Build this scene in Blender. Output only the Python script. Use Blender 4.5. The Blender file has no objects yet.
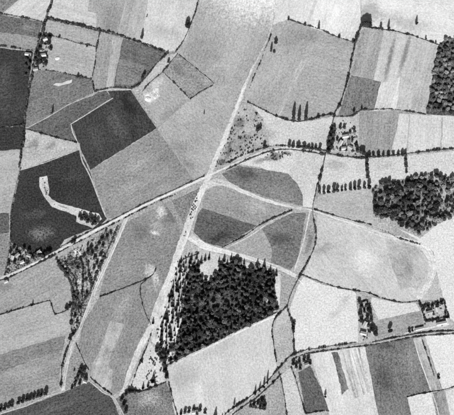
import bpy, bmesh, math, random
import numpy as np
from mathutils import Vector, noise as mnoise
from mathutils.geometry import tessellate_polygon

# ------------------------------------------------------------------ camera, sky, sun, exposure
scn = bpy.context.scene
COL = scn.collection
S = 2.0                                   # metres on the ground per photo pixel
def P(x, y): return ((x - 227.0) * S, (207.5 - y) * S)

cam_d = bpy.data.cameras.new("camera"); cam = bpy.data.objects.new("camera", cam_d); COL.objects.link(cam)
ALT = 1500.0
cam.location = (0, 0, ALT); cam.rotation_euler = (0, 0, 0)
cam_d.sensor_width = 36.0; cam_d.lens = 36.0 * ALT / (454 * S)
cam_d.clip_start = 10; cam_d.clip_end = 20000
scn.camera = cam

SUN_EL, SUN_AZ = 41.0, 187.0              # sun a little west of south (north is up)
w = bpy.data.worlds.new("World"); scn.world = w; w.use_nodes = True
nt = w.node_tree; bg = nt.nodes["Background"]
sky = nt.nodes.new("ShaderNodeTexSky"); sky.sky_type = 'NISHITA'; sky.sun_disc = False
sky.sun_elevation = math.radians(SUN_EL); sky.sun_rotation = math.radians(SUN_AZ)
bw = nt.nodes.new("ShaderNodeRGBToBW")    # black-and-white film
nt.links.new(sky.outputs[0], bw.inputs[0]); nt.links.new(bw.outputs[0], bg.inputs[0]); bg.inputs[1].default_value = 0.055
sd = bpy.data.lights.new("sun", 'SUN'); sd.energy = 4.2; sd.angle = math.radians(0.5); sd.color = (1, 1, 1)
so = bpy.data.objects.new("sun", sd); COL.objects.link(so); so.location = (0, 0, 300)
a = math.radians(SUN_AZ); e = math.radians(SUN_EL)
so.rotation_euler = Vector((-math.sin(a) * math.cos(e), -math.cos(a) * math.cos(e), -math.sin(e))).to_track_quat('-Z', 'Y').to_euler()
scn.view_settings.view_transform = 'Standard'; scn.view_settings.look = 'None'
scn.view_settings.gamma = 1.0; scn.view_settings.use_curve_mapping = False
scn.view_settings.exposure = 0.55
scn.cycles.pixel_filter_type = 'GAUSSIAN'; scn.cycles.filter_width = 2.3   # soft lens and print

# ------------------------------------------------------------------ helpers
random.seed(4); rng = np.random.default_rng(7)
KTONE = 0.66
def alb(t):                               # film grey (0..255) -> ground albedo
    if t > 190: t += (t - 190) * 0.42
    c = t / 255.0
    l = c / 12.92 if c < 0.04045 else ((c + 0.055) / 1.055) ** 2.4
    return l * KTONE

def mesh_obj(name, verts, faces, mat, parent=None, smooth=False):
    me = bpy.data.meshes.new(name); me.from_pydata(verts, [], faces); me.update()
    if mat: me.materials.append(mat)
    if smooth:
        me.polygons.foreach_set("use_smooth", [True] * len(me.polygons))
    o = bpy.data.objects.new(name, me); COL.objects.link(o)
    if parent: o.parent = parent
    return o

def quads_obj(name, V, mat, parent=None):  # V: (n,4,3) loose quads
    n = len(V); me = bpy.data.meshes.new(name)
    me.vertices.add(n * 4); me.vertices.foreach_set("co", V.reshape(-1).astype(np.float32))
    me.loops.add(n * 4); me.loops.foreach_set("vertex_index", np.arange(n * 4, dtype=np.int32))
    me.polygons.add(n); me.polygons.foreach_set("loop_start", np.arange(0, n * 4, 4, dtype=np.int32))
    me.polygons.foreach_set("loop_total", np.full(n, 4, dtype=np.int32))
    me.update(calc_edges=True); me.materials.append(mat)
    o = bpy.data.objects.new(name, me); COL.objects.link(o)
    if parent: o.parent = parent
    return o

def tag(o, label=None, cat=None, group=None, kind=None):
    if label: o["label"] = label
    if cat: o["category"] = cat
    if group: o["group"] = group
    if kind: o["kind"] = kind
    return o

def empty(name, loc, rz=0.0):
    o = bpy.data.objects.new(name, None); COL.objects.link(o)
    o.location = loc; o.rotation_euler = (0, 0, rz); o.empty_display_size = 0.5
    return o

# ------------------------------------------------------------------ materials
class NB:
    def __init__(s, name):
        s.m = bpy.data.materials.new(name); s.m.use_nodes = True; s.t = s.m.node_tree
        s.b = s.t.nodes["Principled BSDF"]; s.b.inputs["Roughness"].default_value = 0.95
        s.b.inputs["Specular IOR Level"].default_value = 0.08
    def n(s, typ): return s.t.nodes.new(typ)
    def l(s, a, b): s.t.links.new(a, b)
    def math(s, op, a, b=None, c=None, clamp=False):
        nd = s.n("ShaderNodeMath"); nd.operation = op; nd.use_clamp = clamp
        for i, v in enumerate((a, b, c)):
            if v is None: continue
            if isinstance(v, (int, float)): nd.inputs[i].default_value = v
            else: s.l(v, nd.inputs[i])
        return nd.outputs[0]
    def noise(s, vec, scale, detail=2.0, rough=0.5):
        nd = s.n("ShaderNodeTexNoise"); nd.inputs["Scale"].default_value = scale
        nd.inputs["Detail"].default_value = detail; nd.inputs["Roughness"].default_value = rough
        s.l(vec, nd.inputs["Vector"]); return nd.outputs[0]
    def mapping(s, vec, loc=(0,0,0), rot=0.0, scale=(1,1,1)):
        nd = s.n("ShaderNodeMapping"); nd.vector_type = 'TEXTURE' if False else 'POINT'
        nd.inputs[1].default_value = loc; nd.inputs[2].default_value = (0, 0, rot); nd.inputs[3].default_value = scale
        s.l(vec, nd.inputs[0]); return nd.outputs[0]
    def colour(s, v):
        s.l(v, s.b.inputs["Base Color"])
    def bump(s, h, strength, dist):
        nd = s.n("ShaderNodeBump"); nd.inputs["Strength"].default_value = strength; nd.inputs["Distance"].default_value = dist
        s.l(h, nd.inputs["Height"]); s.l(nd.outputs[0], s.b.inputs["Normal"])

def line_angle(p, q):
    (x0, y0), (x1, y1) = P(*p), P(*q)
    return math.atan2(y1 - y0, x1 - x0)

def field_mat(name, tone, rows=None, rowamp=0.16, mottle=0.22, fine=0.42, blobs=(), bands=None):
    """Soil / crop / grass: mottling at three sizes, drill rows and painted shadow streaks along an angle, soil marks and painted shade of their own shape."""
    b = NB(name); g = b.n("ShaderNodeNewGeometry"); pos = g.outputs["Position"]
    off = random.uniform(-3000, 3000)
    p = b.mapping(pos, loc=(off, off * 0.7, 0))
    grain = float(np.interp(tone, (50, 90, 130, 180, 210, 230), (9.0, 8.4, 6.6, 3.7, 2.7, 2.1))) * fine / 0.42
    mot = mottle * float(np.interp(tone, (60, 130, 200, 225), (1.7, 1.5, 1.15, 1.0)))
    v = b.math('MULTIPLY_ADD', b.math('SUBTRACT', b.noise(p, 1 / 80, 3, 0.6), 0.5), mot * 2.1, 1.0)
    v = b.math('ADD', v, b.math('MULTIPLY', b.math('SUBTRACT', b.noise(p, 1 / 17, 5, 0.7), 0.5), mot * 1.5))
    fn = b.noise(p, 1 / 3.4, 4, 0.85)
    if rows is None:
        v = b.math('ADD', v, b.math('MULTIPLY', b.math('SUBTRACT', fn, 0.5), grain * 0.9))
    else:
        gs = b.mapping(pos, rot=-rows); gs = b.mapping(gs, loc=(off, 0, 0), scale=(1 / 7.5, 1 / 3.2, 1))
        v = b.math('ADD', v, b.math('MULTIPLY', b.math('SUBTRACT', fn, 0.5), grain * 0.62))
        v = b.math('ADD', v, b.math('MULTIPLY', b.math('SUBTRACT', b.noise(gs, 1.0, 3, 0.8), 0.5), grain * 0.3))
        r = b.mapping(pos, rot=-rows); r = b.mapping(r, loc=(off, 0, 0), scale=(1 / 160, 1 / 5.0, 1))
        rn = b.noise(r, 1.0, 3, 0.75)
        v = b.math('ADD', v, b.math('MULTIPLY', b.math('SUBTRACT', rn, 0.5), rowamp * 3.4 + 0.1))
        bw_ = bands or 34
        r2 = b.mapping(pos, rot=-rows); r2 = b.mapping(r2, loc=(off, 0, 0), scale=(1 / 500, 1 / bw_, 1))
        v = b.math('ADD', v, b.math('MULTIPLY', b.math('SUBTRACT', b.noise(r2, 1.0, 3, 0.65), 0.5), rowamp * (3.4 if bands else 2.6) + 0.2))
    v = b.math('MULTIPLY', v, alb(tone))
    if blobs:
        wn = b.n("ShaderNodeTexNoise"); wn.inputs["Scale"].default_value = 1 / 22; wn.inputs["Detail"].default_value = 4
        b.l(p, wn.inputs["Vector"])
        wv = b.n("ShaderNodeVectorMath"); wv.operation = 'MULTIPLY_ADD'
        b.l(wn.outputs["Color"], wv.inputs[0]); wv.inputs[1].default_value = (26, 26, 0); wv.inputs[2].default_value = (-13, -13, 0)
        wp = b.n("ShaderNodeVectorMath"); wp.operation = 'ADD'; b.l(pos, wp.inputs[0]); b.l(wv.outputs[0], wp.inputs[1])
        rag = b.noise(p, 1 / 6.5, 6, 0.85)
        for (bx, by, rx, ry, ang, t) in blobs:
            if abs(ang) >= 40 and ry > rx: rx, ry = ry, rx
            # centre and radii in photo pixels, angle in image degrees
            cx, cy = P(bx, by); A = -math.radians(ang)
            q = b.mapping(pos if min(rx, ry) < 3.6 else wp.outputs[0], loc=(-cx, -cy, 0))
            q = b.mapping(q, rot=-A); q = b.mapping(q, scale=(1 / (rx * S), 1 / (ry * S), 0))
            ln = b.n("ShaderNodeVectorMath"); ln.operation = 'LENGTH'; b.l(q, ln.inputs[0])
            mr = b.n("ShaderNodeMapRange"); mr.interpolation_type = 'SMOOTHSTEP'
            mr.inputs[1].default_value = 1.3; mr.inputs[2].default_value = 0.25
            b.l(b.math('ADD', ln.outputs["Value"], b.math('MULTIPLY', b.math('SUBTRACT', rag, 0.5), 3.0)), mr.inputs[0])
            k = alb(t) / alb(tone) - 1.0
            v = b.math('MULTIPLY', v, b.math('MULTIPLY_ADD', mr.outputs[0], k, 1.0))
    v = b.math('MINIMUM', b.math('MAXIMUM', v, 0.012), 0.8)
    b.colour(v); b.bump(fn, 0.3, 0.7)
    return b.m

def plain_mat(name, a, scale=0.5, amp=0.35, rough=0.9, per_object=0.0):
    b = NB(name); tc = b.n("ShaderNodeTexCoord")
    v = b.math('MULTIPLY_ADD', b.math('SUBTRACT', b.noise(tc.outputs["Object"], scale, 3, 0.6), 0.5), amp * 2, 1.0)
    if per_object:
        oi = b.n("ShaderNodeObjectInfo")
        v = b.math('MULTIPLY', v, b.math('MULTIPLY_ADD', oi.outputs["Random"], 2 * per_object, 1 - per_object))
    b.colour(b.math('MULTIPLY', v, a)); b.b.inputs["Roughness"].default_value = rough
    return b.m

def leaf_mat(name, a, spread, scale=0.35, patch=1.2):
    b = NB(name); g = b.n("ShaderNodeNewGeometry"); oi = b.n("ShaderNodeObjectInfo")
    ns = b.noise(g.outputs["Position"], scale, 3, 0.7)
    sp = b.math('POWER', b.math('MULTIPLY', b.noise(g.outputs["Position"], 0.75, 2, 0.6), 1.75), 4.0)  # speckle: tiny sunlit highlights painted into the leaf tone
    v = b.math('MULTIPLY', b.math('MULTIPLY_ADD', ns, 1.2, 0.3), b.math('MULTIPLY_ADD', sp, 0.75, 0.3))
    v = b.math('MULTIPLY', v, b.math('MULTIPLY_ADD', oi.outputs["Random"], spread, 1 - spread * 0.5))
    pt = b.noise(g.outputs["Position"], 0.055, 3, 0.65)
    v = b.math('MULTIPLY', v, b.math('MAXIMUM', b.math('MULTIPLY_ADD', b.math('SUBTRACT', pt, 0.5), patch, 1.0), 0.25))
    b.colour(b.math('MAXIMUM', b.math('MULTIPLY', v, a), 0.008))
    return b.m

M_HEDGE = leaf_mat("hedge_leaves", 0.085, 0.8, 0.06)
M_CONIFER = leaf_mat("conifer_needles", 0.085, 1.3, patch=5.0)
M_BROAD = leaf_mat("broadleaf_leaves", 0.17, 1.5)
M_PALE = leaf_mat("pale_leaves", 0.30, 0.8, patch=2.5)
M_WOOD = leaf_mat("wood_leaves", 0.125, 1.3, patch=5.0)
M_TREE = leaf_mat("hedgerow_leaves", 0.085, 1.0)
M_BARK = plain_mat("bark", 0.09, 1.5, 0.4)
M_ROOF = [plain_mat("roof_pale_slate", 0.46, 1.2, 0.25), plain_mat("roof_weathered_tile", 0.32, 1.2, 0.3), plain_mat("roof_dark_thatch", 0.16, 1.5, 0.3)]
M_WALL = plain_mat("rendered_wall", 0.34, 0.8, 0.2)
M_BRICK = plain_mat("chimney_brick", 0.22, 2.0, 0.3)
M_DOOR = plain_mat("painted_door", 0.10, 1.0, 0.1, 0.6)
M_GLASS = plain_mat("window_glass", 0.04, 1.0, 0.05, 0.15)

# ------------------------------------------------------------------ ground
def far_ground_mat():
    b = NB("far_farmland"); g = b.n("ShaderNodeNewGeometry"); pos = g.outputs["Position"]
    def vor(feature):
        v = b.n("ShaderNodeTexVoronoi"); v.voronoi_dimensions = '2D'; v.feature = feature
        v.inputs["Scale"].default_value = 1.0; v.inputs["Randomness"].default_value = 0.75
        b.l(b.mapping(pos, rot=0.3, scale=(1 / 150, 1 / 105, 1)), v.inputs["Vector"]); return v
    c = b.n("ShaderNodeSeparateColor"); b.l(vor('F1').outputs["Color"], c.inputs[0])
    edge = vor('DISTANCE_TO_EDGE').outputs["Distance"]
    tone = b.math('MULTIPLY_ADD', b.math('POWER', c.outputs[0], 1.0), 0.32, 0.08)
    nz = b.noise(pos, 1 / 3, 3, 0.7); n2 = b.noise(pos, 1 / 60, 3, 0.6)
    tone = b.math('MULTIPLY', tone, b.math('MULTIPLY_ADD', nz, 0.5, 0.6)); tone = b.math('MULTIPLY', tone, b.math('MULTIPLY_ADD', n2, 0.5, 0.8))
    isf = b.math('GREATER_THAN', edge, 0.016)
    mix = b.math('ADD', b.math('MULTIPLY', tone, isf), b.math('MULTIPLY', b.math('SUBTRACT', 1.0, isf), 0.05))
    b.colour(mix); return b.m
G = 6000
far = mesh_obj("ground", [(-G, -G, -0.6), (G, -G, -0.6), (G, G, -0.6), (-G, G, -0.6)], [(0, 1, 2, 3)], far_ground_mat())
tag(far, "patchwork farmland stretching away beyond the surveyed fields", "farmland", kind="structure")
VM = field_mat("grass_verge", 178, mottle=0.4, fine=0.5)
x0, y1 = P(-95, -95); x1, y0 = P(549, 510)
vg = mesh_obj("meadow", [(x0, y0, 0), (x1, y0, 0), (x1, y1, 0), (x0, y1, 0)], [(0, 1, 2, 3)], VM)
tag(vg, "grass verges and headlands showing between the fields", "grass", kind="structure")

EXT = 90
def side(p):
    return (-1 if p[0] <= 1 else 1 if p[0] >= 453 else 0, -1 if p[1] <= 1 else 1 if p[1] >= 414 else 0)
def extend_poly(pts):                     # fields cut by the photo's edge go on beyond it
    n = len(pts); out = []
    sd_ = [side(p) for p in pts]; o_ = [s != (0, 0) for s in sd_]
    for i in range(n):
        p = pts[i]; q = (p[0] + sd_[i][0] * EXT, p[1] + sd_[i][1] * EXT)
        pr = o_[i] and o_[i - 1]; nx = o_[i] and o_[(i + 1) % n]
        if pr and nx: out.append(q)
        elif pr: out += [q, p]
        elif nx: out += [p, q]
        else: out.append(p)
    return out

LAYER = [0.02]
def ragged(pts, step=2.6, amp=0.28):
    out = []; n = len(pts); sd0 = random.uniform(0, 99)
    for i in range(n):
        a_, b_ = pts[i], pts[(i + 1) % n]; d = math.hypot(b_[0] - a_[0], b_[1] - a_[1]); k = max(1, int(d / step))
        for j in range(k):
            t = j / k; x = a_[0] + (b_[0] - a_[0]) * t; y = a_[1] + (b_[1] - a_[1]) * t
            out.append((x + random.uniform(-amp, amp) + amp * 2.0 * mnoise.noise(Vector((x / 11, y / 11, sd0))), y + random.uniform(-amp, amp) + amp * 2.0 * mnoise.noise(Vector((x / 11, y / 11, sd0 + 50)))))
    return out

def sheet(name, pts, mat, parent=None, ext=True, amp=0.3):
    q = ragged(extend_poly(pts) if ext else pts, amp=amp); z = LAYER[0]; LAYER[0] += 0.002
    V = [(*P(x, y), z) for x, y in q]
    tris = tessellate_polygon([[Vector((v[0], v[1], 0)) for v in V]])
    F = []
    for t in tris:
        a_, b_, c_ = (V[i] for i in t)
        cr = (b_[0]-a_[0])*(c_[1]-a_[1]) - (b_[1]-a_[1])*(c_[0]-a_[0])
        F.append(tuple(t) if cr > 0 else tuple(reversed(t)))
    return mesh_obj(name, V, F, mat, parent)

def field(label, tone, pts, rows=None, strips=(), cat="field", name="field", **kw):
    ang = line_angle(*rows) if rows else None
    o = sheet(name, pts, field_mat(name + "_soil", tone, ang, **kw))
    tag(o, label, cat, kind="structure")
    for s in strips:                      # crop strips told apart inside one field
        t, q = s[0], s[1]; k = s[2] if len(s) > 2 else {}
        r = k.pop("rows", None)
        sheet("crop_strip", ragged(q, 2.5, 0.35), field_mat("strip_soil", t, line_angle(*r) if r else ang, **k), parent=o)
    return o

# ---- north-west block
field("small pale field in the top left corner", 190, [(-5,-5),(9,-5),(-5,8)])
field("narrow grey strip field beside the top left corner", 140, [(-5,8),(9,-5),(24,-5),(2,14),(-5,13)], rows=((0,10),(20,-4)))
field("pale wedge field above the leftmost hedge, left of the farm lane", 205, [(2,14),(24,-5),(52,-5),(46,18),(43,22)], rows=((2,14),(24,-5)))
field("grey field at the left edge with a lighter lower half", 115, [(-5,14),(43,22),(34,51),(-5,46)], rows=((0,31),(38,38)),
      strips=[(158, [(-5,31),(39,38),(35,51),(-5,46)])], blobs=[(30,27,8,4,10,140)])
field("dark ploughed field left of the upper farm lane", 66, [(-5,47),(33,52),(30,75),(26,100),(23,125),(-5,128)], rows=((0,80),(30,70)), mottle=0.35,
      blobs=[(4,84,9,22,0,84),(12,112,12,8,0,76)])
field("small dark field under the dark ploughed one at the left edge", 62, [(-5,128),(23,126),(22,150),(-5,151)])
field("pale striped field at the left edge beside the lane", 188, [(-5,151),(22,149),(20,170),(12,205),(9,213),(-5,214)], rows=((0,170),(20,166)), rowamp=0.12)
field("short dark field at the left edge below the pale striped field", 100, [(-5,213),(9,213),(9,233),(-5,234)])
field("small grey field at the left edge beside the road end", 150, [(-5,234),(9,233),(9,250),(3,274),(-5,278)])
field("long pale field along the top lane, right of the farm lane", 198, [(52,2),(97,13),(96,28),(47,17)], rows=((52,3),(96,14)))
field("narrow pale plot touching the top edge right of the farm lane", 205, [(53,-5),(75,-5),(74,8),(52,2)])
field("square pale plot touching the top edge beside two thin lines", 200, [(75,-5),(89,-5),(88,11),(74,8)])
field("grey striped field at the top edge above the lane bend", 172, [(89,-5),(127,-5),(118,34),(97,28),(97,14),(88,11)], rows=((126,0),(118,32)), blobs=[(112,20,10,16,20,160)])
field("light grey strip field at the top edge left of the lone tall tree", 186, [(127,-5),(149,-5),(141,41),(118,34)], rows=((126,0),(118,32)))
field("large pale field at the top edge left of the curving hedge", 206, [(149,-5),(200,-5),(193,20),(187,37),(176,50),(167,52),(141,41)], rows=((148,0),(141,40)), rowamp=0.06,
      blobs=[(165,32,22,7,15,192)])
field("light grey field north of the farm pasture, between two hedges", 178, [(46,20),(100,32),(96,47),(43,34)], rows=((46,20),(100,32)))
field("light grey pasture with a small white pit, right of the farm", 186, [(41,36),(96,47),(92,79),(34,69)], rows=((50,37),(96,47)), blobs=[(70,50,20,7,12,176)])
field("upright grey strip field between the pasture and the dark field", 168, [(99,32),(123,38),(113,88),(94,91),(92,79)], rows=((123,38),(113,88)),
      strips=[(182, [(113,36),(122,38.5),(115,70),(112,86),(106,88)])])
field("dark grey field under the top lane, with a lighter middle", 112, [(123,38),(167,53),(153,68),(145,78),(138,86),(131,89),(113,88)], rows=((123,40),(165,54)), mottle=0.35,
      strips=[(138, [(119,59),(128,60),(146,67),(143,76),(136,83),(130,86),(116,84)])])
field("narrow pale grassland wedge beside the curving lane", 188, [(176,51),(180,54),(163,71),(143,92),(132,90),(140,86),(147,77),(157,64)], mottle=0.35)
field("grey hedged field below the farm with a white scrape", 128, [(33,70),(45,70),(92,79),(93,93),(70,103),(48,116),(27,128),(24,125),(28,95)], rows=((27,128),(93,93)), mottle=0.3, rowamp=0.2,
      strips=[(205, [(53,85),(56,83),(62,83),(72,80),(71,83),(64,85),(58,86),(55,85.5)], dict(mottle=0.5))])
field("dark arrow shaped field left of the big dark field", 108, [(26.5,129),(48,117.2),(70,104.3),(93,95),(99,91),(106,91),(112,98),(89,112),(71,124),(77,142),(50,136)], rows=((27,129),(93,95)))
field("big dark four-sided field in the upper left", 70, [(71,124),(112,99),(108,91),(131,90),(157,128),(90,170),(78,143)], rows=((112,92),(128,152)), mottle=0.3, bands=30, rowamp=0.2,
      blobs=[(116,125,7,18,65,92),(96,140,7,16,65,82),(128,105,5,14,60,50),(142,125,6,12,60,78)])
field("pale triangular field between the two dark fields", 192, [(25,130),(77,143),(79,149),(21,170)], mottle=0.35,
      blobs=[(35,143,8,5,-45,150),(52,146,5,4,-30,155),(40,140,30,4,14,200)])
field("large dark field around the pale hooked earthwork", 62, [(21,170),(79,150),(90,172),(105,215),(107,219),(95,230),(70,244),(46,257),(12,252),(10,240),(11,217),(15,195)], mottle=0.35,
      blobs=[(41,234,13,7,0,112),(34,214,12,4,-10,82),(76,176,14,6,-20,72)])
field("hook shaped pale disturbed earth on the dark field", 205, [(39.6,177),(47,176),(48.5,184),(49.5,189.5),(48.5,195),(52,199),(59.5,203),(77,208),(99,214),(102,219),(93,228.5),(76,221.5),(77,216),(57,209),(52,207),(44,196),(39.6,186)],
      mottle=0.6, cat="earthwork", name="earthwork", blobs=[(45.5,190,5,1.2,75,135),(64,207,7,1.0,18,150),(88,219,8,3,20,120)])
field("pale oval ground along the north side of the main road", 180, [(60,247),(64,240),(72,236),(90,229),(97,228),(92,232),(75,241),(64,247)], mottle=0.4, cat="grassland", name="grassland")
field("mottled rough ground around the village left of the road", 150, [(10,242),(20,247),(34,253),(46,256),(50,254),(42,260),(10,275),(3,275),(9,252)], mottle=1.7, fine=0.9, cat="rough ground", name="grassland")
# ---- west and south-west
field("mid grey field south of the main road at the left edge", 168, [(-5,282),(10,277),(46,259),(56,258),(60,268),(67,282),(71,296),(70,311),(56,315),(50,301),(31,306),(-5,316)], rows=((0,283),(46,260)), blobs=[(14,300,16,10,-20,168),(4,288,10,6,-20,138)])
field("pale and grey banded field left of the sunken lane", 182, [(-5,316),(49,301),(55,315),(68,311),(71,325),(67,336),(62,362),(59,390),(48,393),(-5,411)], rows=((0,355),(67,334)), rowamp=0.12, mottle=0.15,
      strips=[(138, [(-5,356),(66,335),(62,350),(-5,374)]), (158, [(-5,374),(62,350),(60,370),(59,390),(48,393),(-5,411)])])
field("mottled scrubland between the main road and the pale lane", 152, [(57,258),(75,248),(98,235),(124,222),(116,242),(108,260),(97,285),(88,308),(79,331),(72,340),(71,328),(72,300),(70,284),(62,268)], mottle=1.7, fine=0.9, rows=((80,258),(76,300)), rowamp=0.4, cat="scrubland", name="scrubland",
      blobs=[(90,252,9,5,-40,105),(104,240,6,5,-40,110),(77,254,7,4,-30,215),(66,266,3,6,60,205),(79,285,2.5,12,-85,200),(78,318,3,8,-70,205),(114,228,5,3,-30,205),(96,275,3,8,-65,205)])
field("grey field south of the main road between the two pale lanes", 146, [(125,223),(166,203),(182,232),(176,252),(166,280),(158,296),(152,276),(99,297),(108,262)], rows=((100,296),(150,276)), rowamp=0.06,
      blobs=[(161,212,5,6,-30,205),(155,233,7,2,10,205),(140,232,12,10,0,126),(153,275,5,14,65,200),(172,215,10,10,0,122),(125,270,12,6,-20,156),(156,226,6,7,20,176)])
field("small dark grey field in the angle of the crossroads", 138, [(172,201),(202,187),(196,202),(186,228),(181,231)], strips=[(158, [(166,203.5),(171,201.5),(185,227),(181,232)])])
field("grey field with a pale ribbed strip, above the corner copse", 152, [(99,297),(151,277),(157,294),(160,300),(151,325),(126,386),(113,396),(91,379),(78,345),(84,322)], rows=((125,324),(108,368)), rowamp=0.07,
      strips=[(184, [(110,321),(125,324),(116,346),(108,367),(114,371),(111,391),(104,391),(90,377),(92,366),(101,347)], dict(mottle=0.55, rowamp=0.2)), ],
      blobs=[(122,308,6,16,-65,170),(130,350,12,14,0,142)])
field("grey triangular paddock beside the lower end of the pale lane", 160, [(76,344),(89,369),(86,380),(66,389),(66,376),(70,358)])
field("dark ploughed field along the bottom edge at left", 88, [(-5,414),(26,407),(66,391),(84,384),(90,382),(112,398),(121,420),(-5,420)], rows=((0,414),(84,384)), rowamp=0.18, blobs=[(60,405,20,5,-20,98)])
field("grey field at the bottom edge beside the dark copse strip", 128, [(124,420),(116,399),(130,388),(141,391),(166,383),(171,396),(178,420)], mottle=0.45, blobs=[(150,400,14,8,0,165),(124,404,5,10,0,95)])
field("white triangular field between two rows of trees at bottom", 208, [(150,342),(156,348),(166,381),(141,390),(127,388)], mottle=0.25)
field("large pale field south of the dark wood", 207, [(167,367),(180,359),(205,347),(231,334),(250,325),(277,313),(272,328),(274,345),(277,368),(268,383),(253,397),(239,406),(228,420),(176,420),(169,385)], rows=((180,350),(190,415)), rowamp=0.04, mottle=0.12,
      blobs=[(185,375,18,14,-25,190),(215,350,30,6,-28,200),(200,395,4,18,75,218)])
field("pale rough ground with scattered trees along the wood's left side", 205, [(176,256),(200,247),(206,258),(196,280),(184,305),(180,335),(165,365),(157,346),(151,341),(153,326),(162,302),(170,280)], mottle=0.9, rows=((176,262),(158,340)), rowamp=0.35, cat="rough ground", name="grassland")  # row streaks imitate tree shadows, painted into the ground tone
field("pale clearing at the top of the dark wood", 208, [(198,250),(215,252),(228,258),(250,263),(282,274),(281,303),(262,318),(200,330),(190,300)], mottle=0.4, cat="clearing", name="grassland")
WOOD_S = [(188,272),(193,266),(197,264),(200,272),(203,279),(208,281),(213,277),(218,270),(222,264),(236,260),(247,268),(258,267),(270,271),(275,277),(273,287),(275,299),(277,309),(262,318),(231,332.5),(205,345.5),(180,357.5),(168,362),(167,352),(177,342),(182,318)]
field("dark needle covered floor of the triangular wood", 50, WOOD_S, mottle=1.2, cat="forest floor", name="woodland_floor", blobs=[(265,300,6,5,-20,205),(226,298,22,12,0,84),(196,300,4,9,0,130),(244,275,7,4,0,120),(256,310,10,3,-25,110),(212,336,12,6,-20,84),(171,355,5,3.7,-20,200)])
field("grey meadow strip between the wood and the winding hedge", 172, [(281,272),(292,277),(297,284),(289,297),(287,305),(280,303)])
field("pale tongue of meadow below the fork of the winding hedge", 192, [(277,317),(287,308),(290,316),(293,330),(293,350),(279,366),(275,348),(273,335)], mottle=0.35)
# ---- north middle
field("large light grey field left of the broad cleared strip", 178, [(177,53),(187,40),(195,20),(200,-5),(280,-5),(275,18),(266,40),(249,82),(237,92),(215,84),(180,55)], rows=((240,31),(226,68)), rowamp=0.07,
      strips=[(187, [(239,28),(247,30),(229,70),(221,68),(212,66),(222,62)], dict(rowamp=0.06))],
      blobs=[(258,-12,60,38,5,222),(205,50,24,16,0,166),(252,60,8,28,-65,172)])
field("small darker square field near the lane junction", 158, [(178,54),(214,84),(190,99),(164,72)], mottle=0.45, blobs=[(180,70,12,5,35,136)])
field("light grey field with a white earth heap at its corner", 180, [(163,72),(190,99),(157,128),(142,92)], rows=((163,72),(190,99)), rowamp=0.06, blobs=[(149,98,8,5,-10,222),(156,92,4,4,0,222),(172,112,16,5,-35,160),(157,84,6,8,-40,205)])
field("large grey field north of the main road, left half", 155, [(90,171),(157,129),(194,180),(145,203),(116,219),(107,218)], rows=((95,175),(157,136)), rowamp=0.07,
      blobs=[(155,185,24,4,-25,140),(172,163,16,10,50,142),(125,190,14,8,-30,170),(108,213,10,7,-30,142),(135,165,20,6,-30,170)])
field("large light field between the main road and the cleared strip", 178, [(157,129),(190,99),(214,85),(237,92),(225,137),(211,169),(194,180)], rows=((157,129),(194,180)), rowamp=0.05,
      blobs=[(178,148,10,12,50,158),(188,165,7,10,50,150),(180,142,6,5,0,190),(185,115,14,10,0,188)])
field("light striped field between the cleared strip and the hedge line", 180, [(274,24),(288,19),(353,42),(344,90),(334,116),(310,121),(290,121),(270,113),(248,103),(244,92),(250,80),(262,54)], rows=((317,46),(292,91)), rowamp=0.09,
      strips=[(176, [(322,30),(353,42),(344,90),(334,116),(310,121),(292,121),(280,117),(298,81),(309,57)], dict(rows=((300,75),(345,88)), rowamp=0.1, bands=22)), (194, [(299,63),(308,57.5),(292,90),(280,116),(277,114),(285,95)])],
      blobs=[(292,40,16,9,-20,168),(318,38,14,8,20,164),(275,75,8,16,-60,190)])
field("bright field at the top edge above the thin tree-dotted hedge", 218, [(273,25),(280,-5),(361,-5),(360,26),(353,42),(288,19)], rows=((316,4),(309,22)), rowamp=0.05, blobs=[(312,12,2,14,-70,204),(325,18,1.5,9,-80,204)])
field("bright open field filling the top right corner", 218, [(361,-5),(460,-5),(460,36),(440,44),(412,35),(362,27)], rowamp=0.05, rows=((363,26),(411,35)), blobs=[(370,12,14,12,0,188),(405,24,20,7,10,200),(392,16,14,8,0,206)])  # smears by the tall trees are their shadows painted into the tone
field("field of pale and grey crop strips left of the corner wood", 200, [(362,28),(387,31),(412,36),(438,45),(433,75),(426,113),(395,110),(374,111),(381,82),(351,75)], rows=((405,35),(393,80)), rowamp=0.1,
      strips=[(172, [(362,28),(384,31),(374,80),(351,75)], dict(bands=14, rowamp=0.12)), (214, [(379,84),(400,77),(396,110),(374,111)]), (192, [(416,37),(437,45),(426,112),(411,111)])], blobs=[(389.5,60,27,2.4,-77,140),(405,54,24,2.8,-74,150)])
field("dark grey block field left of the pale crop strips", 132, [(351,75),(381,82),(374,110),(361,111),(353,115),(338,116)], rows=((366,79),(360,110)), bands=12)
field("grey field right of the hedged farm", 164, [(359,112),(396,110),(400,114),(391,154),(360,156)], rows=((375,112),(372,153)), bands=14)
field("bright field between the corner wood and the long hedge at right", 210, [(400,113),(426,115),(460,117),(460,148),(405,154),(391,154)], rows=((409,114),(407,150)), rowamp=0.05,
      strips=[(180, [(408.6,114),(410,114),(408,151),(406.6,151)]), (188, [(441.5,117),(443,117),(441.5,149),(440.5,149)])])
field("pale yard ground around the hedged farm by the lane crossing", 185, [(334,118),(353,116),(359,113),(359,156),(328,151)], mottle=0.6, cat="farmyard", name="farmyard")
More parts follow.
